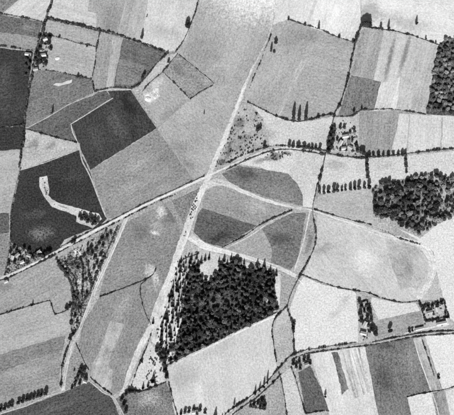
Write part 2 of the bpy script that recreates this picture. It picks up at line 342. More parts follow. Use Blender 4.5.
# ---- middle
field("rough scrubby ground beside the cleared strip above the main road", 176, [(238,106),(250,103),(264,114),(270,146),(240,160),(213,169),(225,138)], mottle=0.6, cat="rough ground", name="grassland",
      blobs=[(241,122,8,6,10,124),(246,137,8,5,-10,134),(228,150,4,13,-65,108),(238,148,8,4,-30,140),(222,162,5,4,0,110)])
field("pale field under the curved hedge, above the main road", 206, [(250,103),(270,113),(290,121),(310,121),(333,117),(327,151),(300,147),(270,146),(263,118)], mottle=0.25, blobs=[(268,135,8,8,0,185)])
field("pale meadow south of the main road bend", 208, [(239,164),(255,157),(270,151),(290,149),(326,154),(318,185),(313,208),(303,206),(290,180),(262,168)], mottle=0.3, blobs=[(275,156,9,4,-10,128),(287,153,5,2,10,140),(262,160,10,2.5,-18,160)])
field("dark shield shaped field below the main road bend", 132, [(222,174),(238,166),(262,169),(288,174),(297,183),(303,195),(303,206),(290,203),(262,196),(233,186)], rows=((235,180),(300,192)), rowamp=0.08, blobs=[(246,174,13,7,15,92),(285,192,16,7,15,140)])
field("grey field below the pale track east of the crossroads", 164, [(205,192),(215,184),(234,190),(287,208),(257,226),(202,208)], rows=((207,195),(270,215)), rowamp=0.08, blobs=[(225,200,8,8,10,162),(255,207,14,8,15,182)])
field("dark four-sided field beside the cleared strip", 104, [(202,208),(257,226),(222,247),(203,242),(194,232),(197,216)], rows=((202,208),(257,225)), rowamp=0.14, blobs=[(219,238,13,6,-20,68),(204,216,12,4,18,108),(224,226,8,5,0,104)])
field("light grey field south of the dark four-sided field", 166, [(224,249),(263,228),(267,236),(273,254),(270,263),(240,257)], rows=((224,248),(263,228)), rowamp=0.12)
field("dark wedge field beside the lane junction", 128, [(262,229),(280,219),(292,213),(306,213),(303,240),(297,262),(290,270),(271,263),(272,250),(266,236)], rows=((262,240),(303,250)), rowamp=0.12, blobs=[(280,240,14,8,0,94),(298,222,6,8,0,138)])
field("narrow grey meadow along the winding hedge", 176, [(306,213),(313,212),(315,235),(312,250),(300,272),(294,274),(299,255)], mottle=0.4, blobs=[(309,244,3,12,-70,140)])
field("wide pale field inside the sweep of the curved track", 202, [(317,211),(360,223),(388,235),(400,238),(430,245),(432,280),(416,301),(398,301),(376,296),(354,290),(325,284),(304,275),(314,248),(317,235)], rows=((330,215),(390,290)), rowamp=0.05, mottle=0.18,
      strips=[(188, [(384,236),(400,241),(420,246),(427,257),(426,275),(417,291),(412,287),(400,290),(392,266)], dict(mottle=0.4, blobs=[(410,272,6,8,0,160),(408,258,9,10,0,176)]))],
      blobs=[(322,250,13,6,-20,178),(350,240,22,12,0,200),(365,262,14,14,0,214)])
field("pale field at the right edge outside the curved track", 217, [(398,228),(420,238),(440,222),(460,212),(460,325),(448,318),(444,300),(436,270),(434,252),(422,243)], mottle=0.15,
      strips=[(196, [(437,272),(443,300),(419,301),(430,288)])])
field("light field between the tree row and the curved track", 190, [(314,208),(318,195),(345,190),(372,188),(373,225),(352,221)], mottle=0.25, rows=((320,205),(370,215)), rowamp=0.06)
field("bright meadow between the long hedge and the tree row", 208, [(326,155),(360,159),(405,156),(460,150),(460,182),(420,174),(400,180),(370,188),(318,194)], mottle=0.25, blobs=[(335,165,12,4,0,185),(385,166,12,3,-10,196)])
WOOD_E = [(372,188),(386,181),(400,182),(412,178),(428,174),(442,176),(456,180),(456,215),(442,220),(430,228),(418,234),(406,228),(398,224),(387,216),(375,218)]
field("dark leaf litter floor of the wood at right", 172, [(372,188),(386,181),(400,182),(412,178),(428,174),(442,176),(460,180),(460,213),(442,220),(430,228),(418,234),(406,228),(398,224),(387,214),(375,214)], mottle=0.9, cat="forest floor", name="woodland_floor",
      blobs=[(406,204,16,13,0,80),(425,184,26,7,0,80),(388,192,12,6,0,110)])  # dark patch along the upper edge is the wood's shadow fringe, painted in
WOOD_N = [(428,110),(433,76),(439,48),(446,38),(456,38),(456,113)]
field("dark leaf litter floor of the corner wood", 92, [(426,114),(433,75),(440,43),(447,38),(460,38),(460,116)], mottle=0.9, cat="forest floor", name="woodland_floor")
# ---- south-east
field("large bright field left of the walled farm", 217, [(304,277),(325,285),(354,291),(361,300),(358,330),(362,341),(336,346),(305,352),(295,356),(294,330),(290,308),(298,285)], mottle=0.14, blobs=[(338,312,4,12,-45,204),(345,300,3,8,-45,202)])
field("bright paddock below the bending hedge near the farm", 212, [(372,297),(398,303),(416,303),(420,311),(378,320),(368,312)])
field("grey paddock between the two farms above the lower road", 164, [(378,320),(420,311),(424,325),(405,331),(385,336),(374,338),(372,326)], rows=((378,322),(420,313)))
field("pale yard ground of the farm between dark tree clumps", 186, [(356,292),(369,298),(378,318),(374,340),(358,343),(358,320)], mottle=0.7, cat="farmyard", name="farmyard")
field("pale yard ground of the hedged right-hand farm", 192, [(419,303),(444,299),(450,326),(408,333),(408,330),(424,325)], mottle=0.6, cat="farmyard", name="farmyard")
field("pale crescent field below the lower road", 200, [(281,375),(290,368),(294,377),(301,400),(306,420),(288,420),(284,395)])
field("dark narrow ploughed field with a tree at its side", 102, [(298,372),(310,366),(322,390),(329,410),(306,414)], rows=((310,368),(328,410)), rowamp=0.2)
field("bright field with grey crop stripes below the lower road", 212, [(311,354),(338,350),(365,346),(379,420),(329,420),(329,411),(322,390)], rows=((335,353),(346,392)), rowamp=0.08,
      strips=[(138, [(332,353),(338,351.5),(343,370),(348,388),(342,395),(337,372)], dict(rowamp=0.4, mottle=0.5)), (196, [(341,351),(361,348),(371,392),(362,396),(353,399)], dict(rowamp=0.75, bands=7, mottle=0.4))])
field("large dark grey field at the bottom right", 130, [(365,347),(413,338),(430,390),(407,397),(413,420),(379,420)], rows=((366,350),(379,415)), bands=24, rowamp=0.1,
      blobs=[(385,380,10,18,80,98),(385,345,10,5,-10,100),(410,365,8,20,70,140)])
field("bright plot at the bottom edge under the large dark field", 216, [(407,397),(431,392),(437,420),(413,420)])
field("ribbed grey strip field right of the large dark field", 180, [(414,338),(425,336),(437,374),(443,390),(430,390)], rows=((419,340),(436,390)), rowamp=0.45, mottle=0.5)
field("narrow dark hatched plot at the bottom edge, right", 148, [(432,393),(444,390),(450,420),(438,420)], rows=((438,393),(444,415)), rowamp=0.4, mottle=0.5)
field("bright field at the right edge below the lower road", 220, [(425,336),(460,334),(460,385),(443,390),(437,374)], mottle=0.12)
field("bright plot in the bottom right corner", 216, [(445,391),(460,386),(460,420),(451,420)])
field("grey field at the bottom edge below the road bend", 168, [(230,420),(241,409),(268,388),(278,377),(282,378),(285,400),(287,420)], mottle=0.35)

# ------------------------------------------------------------------ roads and tracks
def resample(pts, step=1.5):
    cut = [0]                             # split at sharp corners
    for i in range(1, len(pts) - 1):
        a_ = math.atan2(pts[i][1]-pts[i-1][1], pts[i][0]-pts[i-1][0]); b_ = math.atan2(pts[i+1][1]-pts[i][1], pts[i+1][0]-pts[i][0])
        if abs((b_ - a_ + math.pi) % (2*math.pi) - math.pi) > 0.75: cut.append(i)
    cut.append(len(pts) - 1); out = []
    for k in range(len(cut) - 1):
        q = spline(pts[cut[k]:cut[k+1]+1], step); out += q if k == 0 else q[1:]
    return out
def spline(pts, step):
    out = []; n = len(pts)
    for i in range(n - 1):
        p0 = pts[max(i-1, 0)]; p1 = pts[i]; p2 = pts[i+1]; p3 = pts[min(i+2, n-1)]
        d = math.hypot(p2[0]-p1[0], p2[1]-p1[1]); k = max(1, int(d / step))
        for j in range(k):
            t = j / k
            out.append(tuple(0.5*((2*p1[c]) + (p2[c]-p0[c])*t + (2*p0[c]-5*p1[c]+4*p2[c]-p3[c])*t*t + (3*p1[c]-p0[c]-3*p2[c]+p3[c])*t**3) for c in (0, 1)))
    out.append(pts[-1]); return out

def offset(pts, d):
    out = []
    for i, p in enumerate(pts):
        a_ = pts[max(i-1, 0)]; b_ = pts[min(i+1, len(pts)-1)]; dx, dy = b_[0]-a_[0], b_[1]-a_[1]; l = math.hypot(dx, dy) or 1
        out.append((p[0] - dy/l*d, p[1] + dx/l*d))
    return out

LAYER[0] += 0.01
def track(label, pts, width, tone, name="track", cat="track", jit=0.12, mottle=0.35, z=None, parent=None, widths=None, rows=0.22, ruts=()):
    q = resample(pts, 2.0); n = len(q); L, R = [], []
    for i, p in enumerate(q):
        a_ = q[max(i-1, 0)]; b_ = q[min(i+1, n-1)]; dx, dy = b_[0]-a_[0], b_[1]-a_[1]; l = math.hypot(dx, dy) or 1
        wd = width
        if widths: wd = float(np.interp(i / (n - 1), np.linspace(0, 1, len(widths)), widths))
        h1 = wd/2 + random.uniform(-jit, jit); h2 = wd/2 + random.uniform(-jit, jit)
        L.append((p[0] - dy/l*h1, p[1] + dx/l*h1)); R.append((p[0] + dy/l*h2, p[1] - dx/l*h2))
    zz = LAYER[0]; LAYER[0] += 0.003
    V = [(*P(*v), zz) for v in L] + [(*P(*v), zz) for v in R]
    F = [(i, i+1, n+i+1, n+i) for i in range(n-1)]
    o = mesh_obj(name, V, F, field_mat(name + "_surface", tone, line_angle(pts[len(pts)//3], pts[2*len(pts)//3]) if len(pts) > 3 else None, rowamp=rows, mottle=mottle, fine=0.55), parent)
    if label: tag(o, label, cat, kind="structure")
    for off_, t_, w_ in ruts:             # wheel ruts and bare lines worn into the surface
        track(None, offset(q, off_)[1:-1:3], w_, t_, name="rut", parent=o, jit=0.14, mottle=0.9)
    return o

MAIN = [(-60,305),(-6,281),(10,275),(25,268),(46,257.5),(70,244.5),(97,229.5),(116,220),(145,205),(180,189),(206,177),(224,168.5),(240,161),(255,154.5),(270,149.5),(285,147.8),(300,149),(325,153)]
verge = track("broad pale verges of the main road climbing left to right", MAIN[:13], 3.0, 196, name="road_verge", cat="verge", mottle=0.5)
STRIP = [(277,14),(271,28),(266,42),(256,62),(246,83),(237,107),(231,122),(224,140),(216,158),(208,178),(202,191),(193,211),(186,232),(180,248),(170,278),(160,300),(151,326),(140,348),(132,366),(125,386),(120,396)]
track("broad cleared strip running from the top middle to the bottom left", STRIP, 5, 206, name="cleared_strip", cat="cleared strip", mottle=0.45, jit=0.5, widths=[0.4,1.0,2.2,3.8,4.6,4.8,5.4,7.5,7.5,6.8,6.5,6.0,5.6,2.5])
track("pale patch where the cleared strip meets the main road", [(205,186),(216,182),(228,184),(236,188)], 6, 210, name="cleared_strip", cat="cleared strip", jit=0.4, widths=[7,8,6,3])
track("pale curved track sweeping round the right-hand fields", [(230,185),(246,192.5),(270,201.5),(292,206.5),(312,211),(335,219),(360,227),(385,235.5),(405,240),(420,245),(429,254),(432.5,266),(430,280),(424,291),(418,299)], 4, 214, mottle=0.3, jit=0.4, widths=[4.2,3.6,3.2,2.6,3.4,3.8,4.2,5.5,7.5,7.5,5], ruts=((-0.8,218,0.8),(0.6,204,0.5)))
track("pale band curving between the dark field and the wood", [(190,236),(198,242),(208,247.5),(228,252.5),(246,257),(265,263),(282,269),(296,276)], 4, 212, mottle=0.4, jit=0.3, widths=[8,6,4.2,3.8,4,4], ruts=((0.3,200,0.5),))
track("pale lane running down from the main road to the bottom road", [(127,217),(121,231),(116,243),(108,261),(97,285),(88,308),(79,331),(73,345),(68,360),(65,375),(63,391)], 3, 205, name="lane", cat="lane", mottle=0.4, jit=0.3, widths=[4,3,3.4,3.2,3,2.4,3,3.4], ruts=((-0.7,216,0.7),(0.1,184,0.45),(0.8,214,0.6)))
road = track("main road climbing from the left edge to the hedged farm", MAIN, 1.6, 212, name="road", cat="road", mottle=0.25)
track("thin pale farm lane between hedges at upper left", [(56,-40),(52.5,-4),(49,9),(46.5,18),(42,34),(36.5,51),(33,70),(30,85),(26,107),(24,127),(22.5,147),(20,168),(14,195),(10.5,214),(9.5,245),(4,275)], 0.8, 120, name="lane", cat="lane", mottle=0.5)
track("hedged lane running right from the farm lane to the junction", [(47,18),(66,22.5),(90,28),(123,36.5),(140,42.8),(168,53),(177,52)], 0.8, 140, name="lane", cat="lane", mottle=0.4)
track("bottom left road running up to the pale lane", [(-40,428),(0,414),(26,405.7),(48,396),(66,390),(84,382),(90,380)], 1.3, 198, name="road", cat="road")
track("pale track from the copse corner down to the bottom edge", [(88,380),(96,386.5),(104,393),(113,396.5),(118,404),(124,416),(132,440)], 1.1, 190)
track("lower road curving from the bottom edge to the right edge", [(205,440),(222,420),(228,415),(239.5,406),(253,397.5),(268,384.5),(279,371),(292,358),(305,352.3),(336,347.3),(370,343.5),(398,338.5),(420,334.5),(454,332),(510,330)], 1.7, 186, name="road", cat="road", mottle=0.3)
track("pale field edge path right of the hooked earthwork", [(79,143),(82,160),(90,176),(100,202),(106,217)], 1.3, 196)
track("pale margin of the arrow shaped field's lower edge", [(113,98),(100,106),(89,113),(71,124),(73,133),(78,143),(79,149)], 0.9, 205, name="field_margin", cat="field margin")
track("pale margin below the field with the white scrape", [(26,128.5),(48,117),(70,104),(93,95)], 0.9, 190, name="field_margin", cat="field margin")
track("pale headland along the top of the big dark field", [(99,91.5),(112,89.3),(131,89.6),(143,91)], 0.9, 205, name="field_margin", cat="field margin")
track("pale margin along the right edge of the big dark field", [(131,89.6),(141,105),(157,128)], 0.7, 172, name="field_margin", cat="field margin")
track("pale lower margin of the pale triangular field", [(21,170),(45,162.5),(79,149.5)], 0.7, 205, name="field_margin", cat="field margin")
track("thin pale line across the field by the lane junction", [(180,54),(197,68.5),(215,84.5),(226,88),(236,93)], 0.6, 205, name="field_margin", cat="field margin")
track("pale path under the dark diagonal hedge by the dark field", [(224,249),(250,236),(270,222),(292,212)], 1.2, 200, name="path", cat="path")
track("pale path from the lane junction down past the dark wedge field", [(310,211),(307,225),(304,240),(299,256),(294,271)], 1.3, 205, name="path", cat="path")
track("white headland along the upper edge of the wood's field", [(168,368.5),(181,361),(206,348.5),(232,335.5),(251,326.5),(275,316)], 1.6, 216, name="field_margin", cat="field margin")
track("pale border strip left of the large dark grey field", [(361,347.5),(366,372),(372,395),(377,416),(383,440)], 3.4, 205, name="field_margin", cat="field margin")
track("pale cart track between the dark field and the ribbed strip", [(413.5,338),(420,360),(431,390),(436,404),(440,420)], 0.9, 214)
track("thin white line along the narrow dark ploughed field", [(311,356),(318,377),(326,398),(330,411)], 0.6, 222, name="field_margin", cat="field margin")
track("pale footpath in front of the right-hand farm", [(404,333.5),(420,329.5),(436,326.5),(449,324)], 1.4, 212, name="path", cat="path")
track("short white track from the winding hedge into the bright field", [(299,280),(303,284),(306,290)], 1.0, 222, name="path", cat="path")

# ------------------------------------------------------------------ hedges
def hedge_quads(path_m, width, height, dens, gaps, seed):
    r = np.random.default_rng(seed); pts = np.array(path_m)
    seg = np.hypot(*np.diff(pts, axis=0).T); cum = np.concatenate([[0], np.cumsum(seg)]); Lt = cum[-1]
    n = int(Lt * dens)
    s = r.uniform(0, Lt, n)
    ph = r.uniform(0, 100)
    mod = np.array([0.9 * mnoise.noise(Vector((ph + v / 23.0, 5.3, 0))) + mnoise.noise(Vector((ph + v / 7.0, 0.3, 0))) + 0.6 * mnoise.noise(Vector((ph + v / 2.6, 7.3, 0))) for v in s])
    fine_ = np.array([mnoise.noise(Vector((ph + v / 1.5, 3.3, 0))) for v in s]); keep = (mod * 0.4 + fine_ * 0.8) > (-0.85 + gaps * 1.7); s, mod = s[keep], mod[keep]; n = len(s)
    x = np.interp(s, cum, pts[:, 0]); y = np.interp(s, cum, pts[:, 1])
    tx = np.gradient(pts[:, 0]); ty = np.gradient(pts[:, 1]); tl = np.hypot(tx, ty) + 1e-9; tx, ty = tx / tl, ty / tl
    ux = np.interp(s, cum, tx); uy = np.interp(s, cum, ty)
    sc = np.clip(0.9 + 1.15 * mod, 0.3, 2.8)
    th = r.uniform(0, math.pi, n); rad = np.sqrt(r.uniform(0.0, 1, n))
    lat = np.cos(th) * rad * width / 2 * sc; z = 0.15 + np.sin(th) * rad * (height - 0.2) * sc + 0.3
    c = np.stack([x - uy * lat, y + ux * lat, z], 1)
    return leaf_quads(c, 0.4, 0.85, r, size=np.clip(sc, 0.7, 1.7))
def leaf_quads(c, lo, hi, r, up=0.4, size=1.0):
    n = len(c); nr = r.normal(size=(n, 3)); nr[:, 2] = np.abs(nr[:, 2]) + up; nr /= np.linalg.norm(nr, axis=1)[:, None]
    t = np.cross(nr, r.normal(size=(n, 3))); t /= np.linalg.norm(t, axis=1)[:, None]; b = np.cross(nr, t)
    a_ = (r.uniform(lo, hi, n) * size)[:, None]; b_ = (r.uniform(lo, hi, n) * size)[:, None]
    return np.stack([c - t*a_ - b*b_*0.6, c + t*a_*0.7 - b*b_, c + t*a_ + b*b_*0.6, c - t*a_*0.7 + b*b_], 1)
HN = [0]
def hedge(label, pts, width=2.4, height=2.4, dens=9, gaps=0.15, cat="hedge", name="hedge", off=0.0):
    q = resample(pts, 1.0)
    if off: q = offset(q, off)
    if width <= 1.5: gaps = min(gaps, 0.05); dens = 12
    HN[0] += 1; width *= 0.88; height *= 0.85; gaps += 0.12; dens *= 0.9
    q = [(x + random.uniform(-.18, .18) + 0.5 * mnoise.noise(Vector((x / 9, y / 9, HN[0]))), y + random.uniform(-.18, .18) + 0.5 * mnoise.noise(Vector((x / 9, y / 9, HN[0] + 40)))) for x, y in q]
    o = quads_obj(name, hedge_quads([P(*p) for p in q], width, height, dens, gaps, HN[0]), M_HEDGE)
    return tag(o, label, cat)

LANE_NW = [(56,-40),(52.5,-4),(49,9),(46.5,18),(42,34),(36.5,51),(33,70),(30,85),(26,107),(24,127),(22.5,147),(20,168),(14,195),(10.5,214),(9.5,245),(4,275)]
hedge("dark hedge on the left side of the upper left farm lane", LANE_NW[:12], off=0.85, width=2.6, height=2.8)
hedge("dark hedge on the right side of the upper left farm lane", LANE_NW[:11], off=-0.85, gaps=0.3)
hedge("thin hedge along the lane below the pale striped field", LANE_NW[11:], off=-0.8, width=1.8, height=1.8, gaps=0.3)
hedge("hedge at the left edge under the top left wedge field", [(-40,8),(0,13.7),(20,17),(43,22)], width=2.4)
hedge("broken hedge above the dark ploughed field at the left edge", [(-40,40),(0,46),(15,48),(33,51)], gaps=0.35)
hedge("hedge between the two dark fields at the left edge", [(-40,133),(0,128),(23,125)], width=1.8, height=1.6)
LANE_N = [(47,18),(66,22.5),(90,28),(123,36.5),(140,42.8),(168,53)]
hedge("upper dark hedge of the lane along the top fields", LANE_N, off=-0.8, width=2.2)
hedge("lower dark hedge of the lane along the top fields", LANE_N, off=0.8, width=2.4)
hedge("hedge along the bottom of the field north of the pasture", [(43,34),(60,38),(78,43),(97,47)], gaps=0.2)
hedge("hedge along the right side of the farm pasture", [(100,32),(97,47),(95,62),(92.5,79),(94,91)], width=2.0, gaps=0.25)
hedge("hedge along the bottom of the farm pasture", [(33,70),(45,70),(60,72.5),(78,76.5),(92,79)])
hedge("dark curving hedge from the top edge down to the lane junction", [(204,-40),(198.5,-3),(196,9),(193,18),(186.6,35),(180,46),(175,52)], width=3.0, height=3.0, gaps=0.05)
hedge("dark curving hedge from the junction down round the dark grey field", [(168,53),(156,64.5),(146,77),(138.5,85),(131,88.5)], width=3.0, height=3.0, gaps=0.05)
hedge("thin hedge joining the dark grey field to the strip field", [(131,88.5),(112,87.5),(103,89.5),(94,91.5)], width=1.8, height=1.6)
hedge("thin dark hedge on the right of the pale wedge", [(178,54),(170,63),(163,71.5),(152,81),(142,92)], width=1.7, height=1.6, gaps=0.1)
hedge("thin hedge along the left side of the darker square field", [(163,72),(177,85.5),(190,99)], width=1.8, height=1.6)
hedge("thin hedge along the bottom of the darker square field", [(190,99),(201,91.5),(214,84.5)], width=1.8, height=1.6)
hedge("thin hedge along the top of the darker square field", [(179,54.5),(197,69),(214,83.8)], width=1.0, height=0.9, gaps=0.4)
hedge("hedge above the pale triangular field", [(26,129),(40,133),(60,138.5),(77,142.5)], width=1.8, height=1.7)
hedge("dark hedge along the left side of the cleared strip, upper part", [(271,34),(262,57),(254.5,75),(249,88)], width=1.6, height=1.5, gaps=0.35, off=-0.2)
hedge("dark curved hedge below the striped field in the middle", [(247,102),(258,107),(270,113.5),(283,118.5),(297,121.5),(311,119.5),(324,115.5),(333,114)], width=3.2, height=3.0, gaps=0.05)
hedge("thin hedge dotted with trees under the bright top field", [(288,19.5),(305,25),(320,29.5),(337,37),(353,42)], width=1.7, height=1.7, gaps=0.15)
LANE_E = [(362,-40),(361,10),(361,26),(354.5,44),(349.5,70),(345,88),(340.5,103),(334,116),(330,140),(324.5,158),(323,165),(317.5,186)]
hedge("thick dark hedge running down from the top to the hedged farm", LANE_E[2:9], width=4.6, height=4.2, dens=14, gaps=0.0)
hedge("thick dark hedge below the farm crossing, above the curved track", LANE_E[8:], width=4.6, height=4.2, dens=14, gaps=0.0)
hedge("dark winding hedge between the curved track and the fork", [(317,186),(313,206),(313,217),(316,234),(314,248),(305,267),(296,283),(290,296),(287,306)], width=2.6, height=2.6, gaps=0.05)
hedge("dark left branch of the winding hedge beside the pale tongue", [(287,306),(277,316),(272,328),(273.5,343),(276.5,362)], width=2.4, gaps=0.1)
hedge("thick right branch of the winding hedge beside the pale tongue", [(287,306),(289,314),(293,324),(293.5,336),(294.5,351)], width=3.4, height=3.2, gaps=0.05)
hedge("long curving hedge above the crop strips at top right", [(362,26.4),(375,28.5),(387,30),(411,35),(425,40),(439,45)], width=2.0, height=2.0, gaps=0.05)
hedge("dark hedge between the block field and the farm fields", [(336,116.5),(353,115.5),(361,109.8),(374,109.5),(387,109),(398,109.8),(412,112),(426,114.5)], width=2.0, height=2.0, gaps=0.1)
hedge("hedge along the upper side of the main road bend", [(228,163),(240,156.5),(255,151),(270,146.5),(285,145.6),(300,147)], width=2.2, gaps=0.25)
hedge("dark hedge along the lower side of the main road bend", [(226,170),(240,163),(255,156.6),(270,151.5),(285,149.6),(300,150.6),(325,154.6)], width=3.0, height=2.8, gaps=0.05)
hedge("dark hedge above the road beside the tree row", [(300,146.8),(312,148.5),(328,151.2)], width=2.6, height=2.6)
hedge("long dark hedge running right from the farm crossing", [(327,153.5),(345,156.5),(360,157.8),(385,156),(405,154),(430,151),(454,148.5),(500,144)], width=3.0, height=2.8, gaps=0.05)
hedge("dark scrub ditch along the lower side of the main road at left", [(-40,298),(0,280.5),(10,277),(25,270),(46,259.5),(56,254)], width=3.0, height=2.6, gaps=0.1)
hedge("thin broken hedge on the lower side of the main road, middle", [(58,252.5),(80,241.3),(100,230.7),(118,221.4),(145,207.8),(176,193.8)], width=1.7, height=1.5, gaps=0.3)
hedge("thin broken hedge on the upper side of the main road, middle", [(60,247),(80,236.5),(98,227),(118,217),(145,203),(180,187),(204,176)], width=1.1, height=1.0, gaps=0.4)
hedge("stepped dark hedge across the left edge below the grey field", [(-40,328),(0,315),(31,305.5),(50,300.5),(55,314.5),(67,310.5)], width=1.9, height=1.8, gaps=0.05)
hedge("dark hedge winding down the left side of the scrubland", [(56,258),(61,267),(70,281),(73.5,296),(72,310),(71,325)], width=5.2, height=3.2, gaps=-0.3, dens=24)
hedge("dark curved thicket row in the scrubland's middle", [(80,257),(83,266),(83,280),(82,297)], width=5.2, height=3.2, gaps=-0.3, dens=24)
hedge("dark thicket row right of the middle scrubland row", [(88,261),(89,272),(91,284),(90,292),(84,300)], width=5.2, height=3.0, gaps=-0.3, dens=24)
hedge("short thicket row along the pale lane's upper left side", [(118,226),(112,240),(105,256),(98,270),(92,287)], width=5.2, height=3.0, gaps=-0.3, dens=24)
hedge("short looping thicket row at the scrubland's left", [(65,262),(70,272),(75,278),(77,290),(76,300)], width=5.2, height=2.6, gaps=-0.3, dens=24)
hedge("thick hedge left of the lower pale lane", [(76,330),(70,341),(65,356),(62,368),(61,388)], width=3.6, height=3.2, gaps=0.05)
hedge("thin line of bushes across the field from pale lane to strip", [(100,296.5),(125,287.5),(150,277),(156,268)], width=1.3, height=1.2, gaps=0.35)
hedge("thin curved bush line beside the cleared strip's pale smear", [(150,277),(141,284),(140,293),(145,312),(151,325)], width=1.2, height=1.1, gaps=0.4)
hedge("hedge along the triangular paddock by the pale lane", [(76,343),(82,357),(89,370)], width=1.5, height=1.3, gaps=0.2)
hedge("dark hedge beside the track from the copse to the bottom edge", [(90,377),(98,384),(112,394.5)], width=1.7, height=1.7, gaps=0.1)
hedge("dark hedge right of the cleared strip's lower end", [(152,330),(148,343),(142,358),(136,372),(131,387)], width=2.0, height=2.2, gaps=0.2)
hedge("dark hedge above the grey field at the bottom edge", [(128,390),(141,391),(153,387),(166,382.5)], width=2.4, gaps=0.05)
hedge("dark thick hedge down the left of the large pale field", [(166,366),(169,384),(173,400),(178,418)], width=3.0, height=3.2, gaps=0.15)
hedge("dark hedge along the south edge of the triangular wood", [(166,366),(180,358.5),(205,346.5),(231,333.5),(250,324.5),(277,312)], width=2.6, height=2.4, gaps=0.0)
hedge("dark diagonal hedge between the two fields east of the strip", [(222,247.5),(245,235.5),(257,227),(270,219.5),(292,210)], width=1.7, height=1.6, gaps=0.1)
hedge("thin dark hedge above the curved track, right of the crossing", [(314,209),(333,215),(352,220.3),(372,224.8)], width=1.6, height=1.5, gaps=0.1)
hedge("thin broken hedge below the wood beside the curved track", [(378,229),(388,232.5),(398,238),(410,241.5),(420,244.5)], width=2.0, height=1.6, gaps=0.3)
hedge("thin dark hedge along the lower side of the wide pale field", [(300,274),(325,283.5),(340,288),(356,290.5)], width=1.9, height=1.8, gaps=0.1)
hedge("thin bending hedge leading right to the hedged farm", [(356,290.5),(366,292),(376,296),(388,300),(398,302),(408,302.4),(417,301)], width=1.7, height=1.6, gaps=0.1)
hedge("bushy dark hedge on the upper side of the lower road", [(276,371),(290,356.5),(304,350.5),(320,348),(340,344.5),(356,342.5)], width=3.0, height=3.4, gaps=0.0)
hedge("dark hedge on the lower side of the lower road, left part", [(232,415),(241,408),(254,399.5),(269,386.5),(281,374)], width=3.2, height=2.6, gaps=0.0)
hedge("dark hedge on the upper side of the lower road's left part", [(225,414),(238,404.5),(251.5,395.5),(266.5,382.5),(276,371)], width=3.0, height=2.6, gaps=0.05)
hedge("thin dark hedge on the lower side of the lower road, right part", [(292,360),(306,354),(337,349),(371,345),(399,340),(421,336),(454,333.6)], width=1.8, height=1.5, gaps=0.15)
hedge("thin dark hedge on the upper side of the lower road at right", [(372,342),(398,337),(420,333),(440,331),(456,330.5)], width=1.4, height=1.2, gaps=0.15)
hedge("dark hedge between the crescent field and the bottom grey field", [(279,372),(281,380),(284,395),(287,416)], width=2.2, height=2.0, gaps=0.1)
hedge("dark hedge between the crescent and the narrow dark field", [(291,367),(295,377),(301,398),(306,414)], width=1.8, height=1.6, gaps=0.1)
hedge("thin hedge at the foot of the narrow dark field", [(306,413.5),(318,411.5),(329,411)], width=1.4, height=1.2, gaps=0.2)
hedge("thick dark hedge across the top of the hedged right-hand farm", [(420,307),(426,306),(436,303),(444,300.5)], width=6.0, height=4.2, dens=18, gaps=0.0)
hedge("thick dark hedge on the left of the right-hand farm", [(419,301),(422,310),(425,321)], width=3.8, height=3.6, dens=12, gaps=0.0)
hedge("dark hedge on the right of the right-hand farm", [(444,300.5),(446,308),(449,318)], width=2.6, height=2.6, gaps=0.1)
hedge("dark hedge across the lower side of the right-hand farm", [(425,321),(433,320),(441,318),(449,317)], width=3.2, height=3.0, dens=12, gaps=0.05)
hedge("thin scrub line up the left edge of the ribbed strip", [(422,340),(429,360),(434,376)], width=1.3, height=1.3, gaps=0.4)
hedge("boundary bushes left of the bright plot at bottom right", [(407,397),(420,393.5),(432,391.5),(444,389.5),(456,386)], width=1.2, height=1.1, gaps=0.25)
hedge("thick hedge closing the small dark plantation at bottom", [(249,406.5),(257,401),(264.5,396),(265.5,409),(249,406.5)], width=3.4, height=3.0, dens=12, gaps=0.05)
hedge("thin dark hedge on the lower side of the white band above the wood", [(181,262),(186,258),(193,256),(199,253)], width=1.8, height=1.8, gaps=0.1)

# ------------------------------------------------------------------ trees
def tube(p0, p1, r0, r1, k=6):
    p0, p1 = Vector(p0), Vector(p1); d = (p1 - p0).normalized(); u = d.orthogonal().normalized(); v = d.cross(u)
    V = [tuple(p + (u*math.cos(2*math.pi*i/k) + v*math.sin(2*math.pi*i/k))*r) for p, r in ((p0, r0), (p1, r1)) for i in range(k)]
    return V, [(i, (i+1) % k, k + (i+1) % k, k + i) for i in range(k)] + [tuple(range(2*k-1, k-1, -1))]
def join(parts):
    V, F = [], []
    for v, f in parts:
        o = len(V); V += v; F += [tuple(i + o for i in t) for t in f]
    return V, F
def hide_proto(o):
    me = o.data; bpy.data.objects.remove(o); return me

